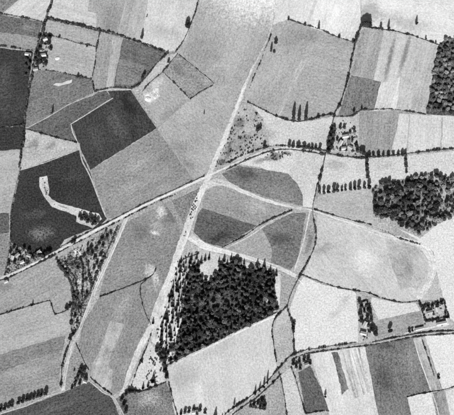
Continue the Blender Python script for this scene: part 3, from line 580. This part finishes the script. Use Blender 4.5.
def proto(kind, seed):
    r = np.random.default_rng(seed); rr = random.Random(seed)
    if kind == 'broad':                   # unit: about 10 m tall, crown radius about 4 m
        lobes = [((0, 0, 3.3), 2.3), ((0, 0, 6.0), 2.7)] + [((math.cos(t)*rr.uniform(1.3, 2.2), math.sin(t)*rr.uniform(1.3, 2.2), rr.uniform(2.6, 7.0)), rr.uniform(1.3, 2.2)) for t in [i*6.283/6 + rr.uniform(-.4, .4) for i in range(6)]] + [((rr.uniform(-.6, .6), rr.uniform(-.6, .6), 8.1), 1.6)]
        cs = []
        for c, R in lobes:
            n = int(42 * R); d = r.normal(size=(n, 3)); d /= np.linalg.norm(d, axis=1)[:, None]
            cs.append(np.array(c) + d * (R * r.uniform(0.55, 1.08, n))[:, None])
        Q = leaf_quads(np.concatenate(cs), 0.35, 0.8, r)
        limbs = [tube((0, 0, -0.4), (0, 0, 4.2), 0.34, 0.22)] + [tube((0, 0, 3.0 + 0.3*i), tuple(Vector(lobes[1+i][0])), 0.14, 0.04, 5) for i in range(4)]
    elif kind == 'poplar':                # unit: 10 m tall, radius about 1.1 m
        n = 520; z = r.uniform(0.8, 10, n); t = (z - 0.8) / 9.2
        R = 1.25 * np.clip(np.minimum(t * 5, 1), 0, 1) * (1 - t**2.2 * 0.9); a_ = r.uniform(0, 6.283, n); q = np.sqrt(r.uniform(0.25, 1.1, n)) * R
        Q = leaf_quads(np.stack([np.cos(a_)*q, np.sin(a_)*q, z], 1), 0.22, 0.5, r, 0.0)
        limbs = [tube((0, 0, -0.4), (0, 0, 8.5), 0.2, 0.05)] + [tube((0, 0, 1.5+i), (math.cos(i*2.3)*.7, math.sin(i*2.3)*.7, 3.2+i), 0.06, 0.02, 5) for i in range(4)]
    else:                                 # conifer, unit: 10 m tall, radius about 2.2 m
        n = 560; t = r.uniform(0, 1, n)**0.75; lay = np.floor((1 - t) * 9) / 9; z = 1.2 + (1 - t) * 8.9
        saw = 0.75 + 0.35 * ((1 - t) * 9 - np.floor((1 - t) * 9))[::1] * -1 + 0.3
        R = 2.5 * (1 - (z - 1.2) / 9.1) * saw + 0.08; a_ = r.uniform(0, 6.283, n); q = np.sqrt(r.uniform(0.2, 1.1, n)) * R
        Q = leaf_quads(np.stack([np.cos(a_)*q, np.sin(a_)*q, z - q*0.25], 1), 0.28, 0.62, r, 0.6)
        limbs = [tube((0, 0, -0.4), (0, 0, 9.3), 0.2, 0.03)]
    mats = {'broad': M_BROAD, 'poplar': M_TREE, 'conifer': M_CONIFER}
    crown = quads_obj("crown", Q, mats[kind])
    V, F = join(limbs); tr = mesh_obj("trunk", V, F, M_BARK)
    return hide_proto(crown), hide_proto(tr)
PROTO = {k: [proto(k, 10*i + s) for i in range(n)] for s, (k, n) in enumerate((('broad', 7), ('poplar', 4), ('conifer', 6)))}
DARK = {}; WOODY = {}; PALE = {}
for me, _ in PROTO['broad']:
    m2 = me.copy(); m2.materials.clear(); m2.materials.append(M_TREE); DARK[me.name] = m2
    m4 = me.copy(); m4.materials.clear(); m4.materials.append(M_PALE); PALE[me.name] = m4
    m3 = me.copy(); m3.materials.clear(); m3.materials.append(M_WOOD); WOODY[me.name] = m3

NT = [0]
def tree(x, y, kind, h, label, group=None, name=None, spread=1.0, dark=True, cat="tree"):
    px, py = P(x, y); NT[0] += 1
    o = empty(name or {'broad': 'broadleaf_tree', 'poplar': 'poplar_tree', 'conifer': 'conifer_tree'}[kind], (px, py, 0.3), random.uniform(0, 6.283))
    cm, tm = random.choice(PROTO[kind])
    if kind == 'broad' and dark: cm = {'wood': WOODY, 'pale': PALE}.get(dark, DARK)[cm.name]
    s = h / 10.0; k_ = random.uniform(0.82, 1.2); o.scale = (s * spread * k_, s * spread / k_, s)
    for nm, me in (("crown", cm), ("trunk", tm)):
        c = bpy.data.objects.new(nm, me); COL.objects.link(c); c.parent = o
    return tag(o, label, cat, group)

def inside(p, poly):
    x, y = p; c = False; n = len(poly); j = n - 1
    for i in range(n):
        xi, yi = poly[i]; xj, yj = poly[j]
        if (yi > y) != (yj > y) and x < (xj-xi)*(y-yi)/(yj-yi) + xi: c = not c
        j = i
    return c
def scatter(poly, dist, holes=(), tries=6000, seed=1, var=0.0):
    r = random.Random(seed); xs = [p[0] for p in poly]; ys = [p[1] for p in poly]; out = []
    for _ in range(tries):
        p = (r.uniform(min(xs), max(xs)), r.uniform(min(ys), max(ys)))
        if not inside(p, poly): continue
        if any(((p[0]-h[0])/h[2])**2 + ((p[1]-h[1])/h[3])**2 < 1 for h in holes): continue
        d = dist * (1 + var * mnoise.noise(Vector((p[0] / 9, p[1] / 9, seed))))
        if all((p[0]-q[0])**2 + (p[1]-q[1])**2 > d*d for q in out): out.append(p)
    return out

sw = scatter(WOOD_S, 3.8, var=0.75, holes=[(265,301,4.5,4),(249,266,3,3),(171,356,4,3),(252,275,2,2)], seed=3)
for x, y in sw:
    tree(x, y, *(('conifer', random.uniform(8.5, 14)) if random.random() < 0.4 else ('broad', random.uniform(7, 10))), "dark tree in the dense triangular wood at lower middle", "trees of the triangular wood", name="plantation_tree", spread=random.uniform(0.95, 1.75), dark=random.choice(('wood', 'wood', 'wood', False, True, True)))
for x, y in scatter(WOOD_E, 3.8, var=0.7, holes=[(382,199,3.5,3),(397,191,2.5,3),(440,208,4,2.5),(392,212,2.2,2)], seed=5):
    tree(x, y, 'broad', random.uniform(6.5, 13), "tree in the oblong wood at the right edge", "trees of the right-hand wood", name="woodland_tree", spread=random.uniform(0.85, 1.5), dark=random.choice(('pale', False, 'wood', 'wood', True)))
for x, y in scatter(WOOD_N, 4.0, var=0.4, holes=[(441,80,2,3),(450,95,2,2)], seed=8):
    tree(x, y, 'broad', random.uniform(6, 9.5), "tree in the upright wood by the top right corner", "trees of the corner wood", name="woodland_tree", spread=random.uniform(1.15, 1.7), dark=random.choice(('pale', 'pale', False, 'wood')))

ORD = ["first", "second", "third", "fourth", "fifth", "sixth", "seventh", "eighth", "ninth", "tenth", "eleventh", "twelfth", "thirteenth", "fourteenth", "fifteenth", "sixteenth"]
def row(where, kind, pts, name=None, group=None, spread=1.0, word="tree", from_="left"):
    for i, (x, y, h) in enumerate(pts):
        tree(x, y, kind, h, f"{ORD[i]} {word} from {from_} in {where}", group or where, name, spread)
row("the tall poplar group above the curved hedge", 'poplar', [(293,118.5,29),(298.6,120,26),(305.3,119,30)], word="poplar", spread=0.95)
row("the row above the main road bend", 'broad', [(289,146,12),(293,146.5,11),(298,147,12),(304,147.5,12),(308.5,148,9),(312,148.2,10),(315.5,148.6,10),(319.5,149.5,12)], spread=0.85)
row("the tree row under the bright meadow", 'broad', [(319,192,13),(323.5,192.5,14),(328,192,13),(333.5,191,16),(337,190.5,13),(341.5,190.2,10),(345,189.5,11),(350,188.8,14),(354,188.4,15),(358.5,188,16),(364,187.5,12),(368.5,187,16)], spread=0.7)
row("the slender row above the lower road's left bend", 'poplar', [(255,393,15),(259.5,390,15),(263.8,386,17),(267,381.5,20)], spread=0.9)
row("the tall group under the top edge beside the thick hedge", 'broad', [(362.5,25,19),(365.5,25.5,22),(368.5,26,20)], spread=0.7)
row("the dark column of trees hanging below the long hedge", 'broad', [(363,153,13),(366,159,12),(366.3,165,12),(367,171,11),(367.3,177,12)], spread=0.9, from_="top")
row("the second tree column below the long hedge", 'broad', [(405,155,11),(405.3,160,10),(405.5,166,11),(406,172,8)], spread=0.9, from_="top")
row("the trees along the long hedge by the grey field", 'broad', [(369,156,11),(373,156,10),(378,156,11),(383,155.5,9),(388,155.5,10),(393,155,9),(398,154.8,10),(402,154.5,11)], spread=0.9)
row("the thicket at the farm crossing", 'broad', [(328.5,151,12),(331,147,13),(328,144,12),(332,141,12),(329.5,138,12),(333,135,11),(331,131,10),(334,128,9)], spread=1.05, from_="bottom")
row("the thick hedge row at the bottom left road", 'broad', [(1,409,10),(5,408,10),(9,406,9),(12,404.5,10),(19,402,10),(23,400.5,11),(27,399,11),(30.5,398,10),(34,397,11),(38,395.5,11),(41.5,394.5,11),(46,392.5,12)], spread=1.0)
row("the copse at the pale lane's foot", 'broad', [(76,381,9),(78,377,11),(80,372,10),(81.5,368.5,9),(83,375,11),(84.5,370.5,10),(80,383,8),(86,378,9),(75,385,8),(72,387.5,7)], spread=1.1)
row("the dark belt right of the white triangular field", 'broad', [(157,349,11),(160,354,12),(162,359,12),(164.5,364,11),(160.5,349,11),(163,353.5,11),(165.5,358,11),(165,370,10),(166.5,376,9)], spread=1.15, from_="top")
row("the trees inside the white triangular field", 'conifer', [(143,388,11),(148,386,10),(153,381,16),(155,386,9)], spread=1.0)
row("the dark clump at the bottom edge below the cleared strip", 'broad', [(129,391,9),(132,391,9),(126,394,9),(122,399,10),(124,405,10),(126,411,10),(135,391.5,8)], spread=1.1)
row("the taller trees left of the triangular wood", 'conifer', [(153,323,11),(162,331,14),(167,319,15),(170,297,14),(177,290,18),(184,292,20),(176,310,14),(181,300,13),(172,306,10),(190,263,13),(178,322,14),(170,336,13),(162,342,12),(166,350,13),(174,345,12)], spread=0.85)
for x, y in scatter([(180,262),(197,258),(192,276),(184,296),(180,330),(168,352),(160,346),(160,326),(168,300)], 4.2, seed=12):
    tree(x, y, 'conifer', random.uniform(7, 14), "young conifer straggling on the pale ground left of the triangular wood", "young conifers left of the triangular wood", name="young_conifer", spread=random.uniform(0.8, 1.1))
row("the ragged upper fringe of the triangular wood", 'conifer', [(201,263,13),(205,260,12),(209,258.5,12),(219,262,10),(224,261,13),(231,260,12),(238,262,12),(244,264,10),(257,267,15),(264,267,15),(270,272,13),(276,275,12)], spread=1.0)
row("the dark tree group on the hooked earthwork", 'broad', [(80,216,8),(82,219,9),(84,215.5,8),(86,218.5,10),(88,221.5,9),(90,217,9),(92,220,10),(95,218,8),(96,223,10),(93,224,8),(98,221,9)], spread=1.1)
row("the trees of the village left of the main road", 'broad', [(11,252,7),(14,248,8),(17,251,7),(20,257,7),(24,249,9),(29,251,9),(33,257,8),(36,254,9),(40,255,10),(44,256,11),(47,253,10),(50,252,10),(15,262,7),(28,263,6),(9,263,8)], spread=1.1)
row("the tree clump around the upper left farm", 'broad', [(40,37,8),(44,38,8),(50,38,9),(42,43,9),(49,44,9),(51,49,8),(40,49,9),(37,55,10),(40,58,10),(36,60,11),(41,62,11),(38,64,10),(44,60,9),(46,64,8)], spread=1.15)
row("the bushes along the lane left of the upper left farm", 'broad', [(30,56,7),(27,60,8),(30,64,8),(26,66,7),(29,70,7),(26,75,6)], spread=1.2, word="bush", from_="top")
row("the trees around the farm by the lane crossing", 'broad', [(340,128,9),(344,128,9),(350,133,8),(354,131,9),(337,140,8),(352,140,8),(356,146,10),(357,151,11),(361,152,12),(346,150,7),(340,150,7),(352,151,8)], spread=0.95)
row("the tree clump above the farm between the paddocks", 'broad', [(359,302,9),(361,306,10),(366,305,10),(368,309,11),(370,313,10),(360,314,11),(361,320,11),(367,318,9),(371,320,9),(364,311,7),(368,325,9),(372,329,12),(375,333,12)], spread=1.1)
row("the trees along the top of the narrow dark field", 'broad', [(293,363,9),(296,366,9),(299,362,9),(300,368,8),(304,360,9),(308,359,9),(310,363,7)], spread=1.1)
row("the clump at the bottom edge inside the large pale field", 'broad', [(181,413,8),(185,411.5,9),(189,411,9),(194,409,8),(200,409,9),(205,412,8),(197,413,9)], spread=1.1)
row("the scrubland's dark thicket by the main road", 'broad', [(84,256,7),(88,252,8),(92,254,8),(91,248,8),(96,250,8),(95,258,8),(99,244,7),(103,246,8),(102,239,8),(107,237,7),(97,263,7),(94,268,7),(101,255,7),(106,231,6),(111,233,6),(88,245,6)], spread=1.25, word="bush")
row("the small bushes of the lower scrubland", 'broad', [(66,270,5),(78,268,6),(76,285,5),(86,280,6),(87,293,6),(78,295,5),(80,308,5),(75,316,7),(67,308,8),(70,306,8),(77,322,6),(73,334,8),(70,338,7)], spread=1.3, word="bush")

tree(264,147.5,'broad',13,"tall dark tree standing alone above the main road bend",spread=0.75)
tree(257.5,130,'broad',10,"round dark bush cluster's left tree on the rough ground",spread=1.0)
tree(260,128.5,'broad',11,"round dark tree on the rough ground by the cleared strip",spread=0.9)
tree(353.5,112,'broad',9,"small dark tree at the bend below the dark block field",spread=0.8)
tree(361.3,109.5,'broad',8,"small dark tree on the hedge under the dark block field",spread=0.8)
tree(318,117.5,'broad',8,"small tree on the curved hedge right of the poplars",spread=0.9)
tree(330.5,115,'broad',6,"little tree where the curved hedge meets the thick hedge",spread=0.9)
tree(288.3,19.5,'broad',7,"tree at the left end of the thin top hedge",spread=0.9)
tree(305,25,'broad',6,"low round bush on the thin top hedge",spread=1.3,name="bush",cat="bush")
tree(318.5,28.5,'poplar',14,"slim tall tree halfway along the thin top hedge",spread=1.1)
tree(339,37,'broad',5,"wide low bush near the right end of the thin top hedge",spread=1.6,name="bush",cat="bush")
tree(353,42.5,'broad',8,"tree where the thin top hedge meets the thick hedge",spread=0.9)
tree(275.5,43,'broad',13,"upper dark tree beside the top of the cleared strip",spread=0.7)
tree(271,51,'poplar',16,"slim dark tree beside the top of the cleared strip",spread=1.2)
tree(274,52.5,'broad',6,"low bush beside the slim tree near the cleared strip",spread=1.2,name="bush",cat="bush")
tree(380.5,28,'broad',11,"tree on the long curving hedge right of the tall group",spread=0.7)
tree(388,29.5,'poplar',18,"tall slim tree on the long curving hedge at top right",spread=1.1)
tree(416,24,'poplar',15,"lone slim tree standing in the bright top right field",spread=1.2)
tree(425.5,39,'broad',7,"small tree on the right part of the long curving hedge",spread=0.7)
tree(435.5,42.5,'broad',5,"smallest tree near the right end of the long curving hedge",spread=0.8)
tree(142,38,'poplar',17,"lone tall tree on the top lane hedge",spread=1.3)
tree(147,17,'broad',6,"small bush tree in the field line above the lone tall tree",spread=0.6)
tree(144.5,75,'broad',10,"dark tree at the right corner of the dark grey field",spread=0.9)
tree(142.5,79,'broad',10,"dark tree just below the corner tree of the dark grey field",spread=0.9)
tree(168.5,62,'broad',8,"dark bush tree on the pale grassland wedge",spread=0.9)
tree(187.5,27,'broad',14,"large dark tree on the curving hedge at top",spread=1.0)
tree(188,22.5,'broad',11,"dark tree just above the large one on the curving hedge",spread=0.9)
tree(59.5,37.5,'broad',6,"small tree on the hedge north of the pasture, left end",spread=0.9)
tree(87,46.5,'broad',4,"tiny bush on the hedge north of the pasture, right part",spread=1.2,name="bush",cat="bush")
tree(78,77,'broad',8,"tree on the hedge at the foot of the farm pasture",spread=0.9)
tree(52.3,113.5,'poplar',17,"lone slim tree in the grey field with the white scrape",spread=0.9)
tree(204,114,'poplar',8,"tiny lone tree in the large light field left of the strip",spread=1.0)
tree(32.6,305,'poplar',10,"small slim tree on the stepped hedge at the left edge",spread=1.1)
tree(142,361,'broad',7,"dark bush on the hedge right of the cleared strip",spread=1.0,name="bush",cat="bush")
tree(234,406,'poplar',15,"lone slim tree by the lower road at the bottom edge",spread=1.0)
tree(215,418,'conifer',20,"tall pointed tree cut by the bottom edge",spread=0.9)
tree(222,419,'conifer',11,"shorter pointed tree cut by the bottom edge",spread=1.0)
tree(389.5,330,'broad',16,"tall dark tree in the grey paddock between the farms",spread=0.7)
tree(293,328,'broad',10,"dark tree on the right branch of the winding hedge",spread=1.0)
tree(294,323.5,'broad',8,"smaller tree just above the dark one on the winding hedge",spread=1.0)
tree(438,377,'broad',7,"round bush beside the ribbed strip field",spread=1.2,name="bush",cat="bush")
tree(325,396,'poplar',12,"small slim tree beside the narrow dark field",spread=1.2)
tree(75,241,'broad',10,"dark tree on the pale oval ground by the road",spread=1.0)
tree(72.5,242,'broad',8,"smaller dark tree on the pale oval ground by the road",spread=1.0)
tree(74.5,370,'broad',4,"low bush in the triangular paddock",spread=1.3,name="bush",cat="bush")
row("the small dark plantation at the bottom", 'broad', [(254,405,8),(258,403,8),(262,401,9),(260,406,8),(263.5,406,8)], spread=1.1)
row("the trees inside the right-hand farm's hedges", 'broad', [(423,309,8),(428,307,9),(432,306,8),(437,304.5,8),(441,303,9),(409,331,8),(412,330.2,7),(433,314,6),(445,313,7)], spread=1.0)

# ------------------------------------------------------------------ undergrowth nobody could count
def undergrowth(label, poly, n, rmin, rmax, mat, seed, holes=()):
    r = random.Random(seed); g = np.random.default_rng(seed); xs = [p[0] for p in poly]; ys = [p[1] for p in poly]; cs = []
    k = 0
    while k < n:
        p = (r.uniform(min(xs), max(xs)), r.uniform(min(ys), max(ys)))
        if not inside(p, poly) or mnoise.noise(Vector((p[0] / 7, p[1] / 7, seed))) < -0.15: k += 0.2; continue
        if any(((p[0]-h[0])/h[2])**2 + ((p[1]-h[1])/h[3])**2 < 1 for h in holes): continue
        k += 1; R = r.uniform(rmin, rmax); m = int(10 + 9 * R); d = g.normal(size=(m, 3)); d /= np.linalg.norm(d, axis=1)[:, None]
        d[:, 2] = np.abs(d[:, 2]); px, py = P(*p)
        cs.append(np.array((px, py, 0.6)) + d * (R * g.uniform(0.5, 1.1, m))[:, None] * np.array((1, 1, r.uniform(0.8, 1.3))))
    o = quads_obj("undergrowth", leaf_quads(np.concatenate(cs), 0.35, 0.75, g), mat)
    return tag(o, label, "undergrowth", kind="stuff")
undergrowth("low shrubs and saplings between the triangular wood's trees", WOOD_S, 520, 0.9, 2.2, M_BROAD, 21, [(266,301,4,3.5)])
undergrowth("low shrubs and saplings in the right-hand wood", WOOD_E, 300, 0.8, 2.0, M_WOOD, 22)
undergrowth("low shrubs and saplings in the corner wood", WOOD_N, 160, 0.9, 2.0, M_WOOD, 23)
undergrowth("scattered low scrub between main road and pale lane", [(60,259),(98,236),(122,224),(108,258),(96,284),(88,306),(79,328),(73,336),(74,300),(70,280)], 170, 0.5, 1.6, M_HEDGE, 24)
undergrowth("scattered low scrub in the left-hand village gardens", [(11,244),(24,249),(46,255),(50,254),(12,273),(6,274)], 120, 0.6, 1.8, M_HEDGE, 25)
undergrowth("scattered seedlings on the pale ground left of the wood", [(178,258),(198,250),(200,262),(186,290),(180,330),(166,362),(158,344),(156,330),(166,300)], 230, 0.5, 1.7, M_HEDGE, 26)
undergrowth("thorn scrub on the rough ground beside the cleared strip", [(239,108),(250,105),(262,116),(266,144),(240,158),(215,167),(226,138)], 130, 0.5, 1.7, M_HEDGE, 27)
undergrowth("garden shrubs around the hedged farm at the crossing", [(336,120),(356,120),(358,155),(332,150)], 70, 0.6, 1.6, M_HEDGE, 28)
undergrowth("garden shrubs around the paddock farm", [(358,296),(368,298),(377,318),(374,338),(359,341)], 60, 0.6, 1.8, M_HEDGE, 29)
undergrowth("shrubs around the right-hand farm's yards", [(420,305),(443,302),(449,324),(410,331),(425,323)], 60, 0.6, 1.5, M_HEDGE, 30)
undergrowth("low scrub below the main road bend", [(262,158),(272,152),(292,151),(290,157),(268,162)], 45, 0.5, 1.6, M_HEDGE, 31)
undergrowth("rough growth on the hooked earthwork", [(40,178),(47,177),(49,192),(60,204),(98,215),(93,227),(76,220),(52,206),(42,192)], 30, 0.3, 1.1, M_HEDGE, 32)
undergrowth("rough growth along the edges of the white triangular field", [(150,346),(156,350),(166,380),(142,389),(148,372)], 70, 0.5, 1.6, M_HEDGE, 33)
undergrowth("ragged thorn growth crossing the middle of the cleared strip", [(197,195),(201,197),(197,208),(190,224),(184,238),(182,234),(187,219)], 60, 0.4, 1.5, M_HEDGE, 35)
undergrowth("tangled growth in the farm clump at upper left", [(38,34),(52,37),(50,50),(46,68),(34,68)], 80, 0.7, 1.8, M_HEDGE, 34)

# ------------------------------------------------------------------ buildings
def box(c, d):
    x, y, z = c; a_, b_, h = d[0]/2, d[1]/2, d[2]/2
    V = [(x+sx*a_, y+sy*b_, z+sz*h) for sz in (-1, 1) for sx, sy in ((-1,-1),(1,-1),(1,1),(-1,1))]
    return V, [(3,2,1,0),(4,5,6,7),(0,1,5,4),(1,2,6,5),(2,3,7,6),(3,0,4,7)]
def house(x, y, L, W, H, ang, label, roof=0, cat="house", name="farmhouse", chim=1, lean=False):
    L *= 0.92; W *= 0.92
    px, py = P(x, y); o = empty(name, (px, py, 0.3), math.radians(ang)); tag(o, label, cat, "farm buildings")
    rh = W * 0.24
    V = [(sx*L/2, sy*W/2, z) for z in (-0.6, H) for sx, sy in ((-1,-1),(1,-1),(1,1),(-1,1))] + [(-L/2, 0, H+rh), (L/2, 0, H+rh)]
    mesh_obj("wall", V, [(0,1,5,4),(1,2,6,9,5),(2,3,7,6),(3,0,4,8,7)], M_WALL, o)
    ov = 0.45; t = 0.22; k = rh / (W/2); l2 = L/2 + ov; w2 = W/2 + ov; ze = H - ov*k + 0.06; zr = H + rh + 0.06
    V = []
    for dz in (0, t):
        V += [(-l2,-w2,ze+dz),(l2,-w2,ze+dz),(l2,0,zr+dz),(-l2,0,zr+dz),(l2,w2,ze+dz),(-l2,w2,ze+dz)]
    F = [(6,7,8,9),(9,8,10,11),(0,3,2,1),(3,5,4,2),(0,1,7,6),(4,5,11,10),(1,2,8,7),(2,4,10,8),(0,6,9,3),(3,9,11,5)]
    rf = mesh_obj("roof", V, F, M_ROOF[roof], o)
    V, F = box((0, 0, zr + t + 0.05), (2*l2 - 0.1, 0.35, 0.18)); mesh_obj("ridge_tiles", V, F, M_BRICK, rf)
    for i in range(chim):
        cx = (L/2 - 0.9) * (1 if i == 0 else -1)
        V, F = join([box((cx, 0.0, zr + 0.75), (0.9, 0.7, 1.9)), box((cx, 0, zr + 1.78), (1.1, 0.9, 0.16)), box((cx, 0, zr + 2.0), (0.35, 0.35, 0.3))]); mesh_obj("chimney", V, F, M_BRICK, rf)
    for s in (-1, 1):
        n = max(2, int(L / 3.2))
        for i in range(n):
            xx = -L/2 + L*(i + 0.5)/n
            if s == -1 and i == n // 2:
                V, F = box((xx, s*(W/2 + 0.02), 1.05), (1.1 if chim else 2.6, 0.12, 2.1 if chim else 2.6)); mesh_obj("door", V, F, M_DOOR, o)
            else:
                V, F = box((xx, s*(W/2 + 0.01), 1.6), (1.0, 0.1, 1.1)); wn = mesh_obj("window", V, F, M_GLASS, o)
                V, F = box((xx, s*(W/2 + 0.09), 1.0), (1.3, 0.22, 0.09)); mesh_obj("sill", V, F, M_WALL, wn)
    return o
B = dict(cat="barn", name="barn", chim=0)
house(45.8,39.5,9,6.5,4.5,15,"topmost small pale house of the upper left farm")
house(44.5,47,8,6,4,70,"small pale house in the middle of the upper left farm",1)
house(43.5,55.5,13,6.5,4,8,"white long house at the foot of the upper left farm clump",0)
house(28.5,54.5,13,6,3.6,-8,"white shed left of the farm lane, above the dark field",0,**B)
house(36,69.5,10,6,3.6,10,"pale barn at the lower end of the upper left farm",1,**B)
house(340.5,143,11,7,4.5,60,"white house nearest the lane in the hedged farm",0)
house(345,136.5,13,7,4.5,10,"white long house at the top of the hedged farm",0)
house(350,147.5,11,6.5,4,-30,"pale barn at the lower right of the hedged farm",1,**B)
house(343.5,148.5,10,6,4,5,"small pale barn at the bottom of the hedged farm",0,**B)
house(348.5,142,8,6,4,80,"dark roofed shed in the middle of the hedged farm",2,**B)
house(364.5,324,12,7,4.5,60,"white house nearest the lower road in the paddock farm",0)
house(363,333,13,7,4.5,-15,"white long barn beside the lower road",0,**B)
house(369,334.5,9,6.5,4,80,"small pale house right of the barn by the lower road",1)
house(364.5,303,8,6,4,20,"small pale shed above the paddock farm's trees",0,**B)
house(429,312,12,6.5,4,15,"pale barn inside the hedged right-hand farm",1,**B)
house(437,309.5,10,6.5,4,100,"white house inside the hedged right-hand farm",0)
house(441,323,22,6.5,4,12,"long white barn below the right-hand farm's hedge",0,**B)
house(419,328.5,18,5.5,3.5,13,"long low white shed near the lower road at right",0,**B)
house(447,320,9,6,4,100,"white gable house at the right end of the long barn",0)
house(85.5,381,8,6,4,-20,"small white house at the copse by the bottom road",0)
house(6.5,281.5,8,5,3.5,25,"tiny white shed below the main road at the left edge",0,**B)
house(39,252.5,12,7,4.2,35,"pale house at the right end of the left-hand village",0)
house(29.5,255.5,9,6.5,4,-20,"pale small house in the middle of the left-hand village",1)
house(18,255,10,6.5,4,40,"pale house in the left part of the village",1)
house(22.5,262,9,6,3.6,25,"low pale barn at the lower side of the village",0,**B)
house(13,257.5,8,6,4,70,"pale shed at the left end of the village",0,**B)
house(195,411.5,13,7,4.2,10,"pale barn in the clump at the bottom edge",0,**B)
house(306.5,364,9,6,3.8,20,"pale shed behind the trees above the narrow dark field",1,**B)

# white chalk pit in the pasture: a raised heap with a hollow
def heap(x, y, R, h, label, seed):
    px, py = P(x, y); r = random.Random(seed); V, F = [], []; K, N = 7, 18
    for i in range(K):
        for j in range(N):
            t = i / (K - 1); a_ = 2*math.pi*j/N; rad = R * t * (1 + 0.18*math.sin(2*a_ + seed) + r.uniform(-.08, .08))
            z = h * (1 - t*t) * (r.uniform(0.3, 1.2) if i else 0.8) if t < 1 else -0.25
            V.append((px + rad*math.cos(a_), py + rad*math.sin(a_), 0.6 + z))
    for i in range(K-1):
        for j in range(N): F.append((i*N+j, (i+1)*N+j, (i+1)*N+(j+1) % N, i*N+(j+1) % N))
    return tag(mesh_obj("chalk_heap", V, F, M_CHALK, smooth=True), label, "heap")
M_CHALK = field_mat("chalk", 225, mottle=0.4)
heap(57.3,58.3,4.2,1.6,"small white chalk heap in the pasture right of the farm",1)
heap(148,99,6,1.6,"left white earth heap at the big dark field's corner",2)
heap(155,96.5,4.5,1.4,"right white earth heap at the big dark field's corner",5)
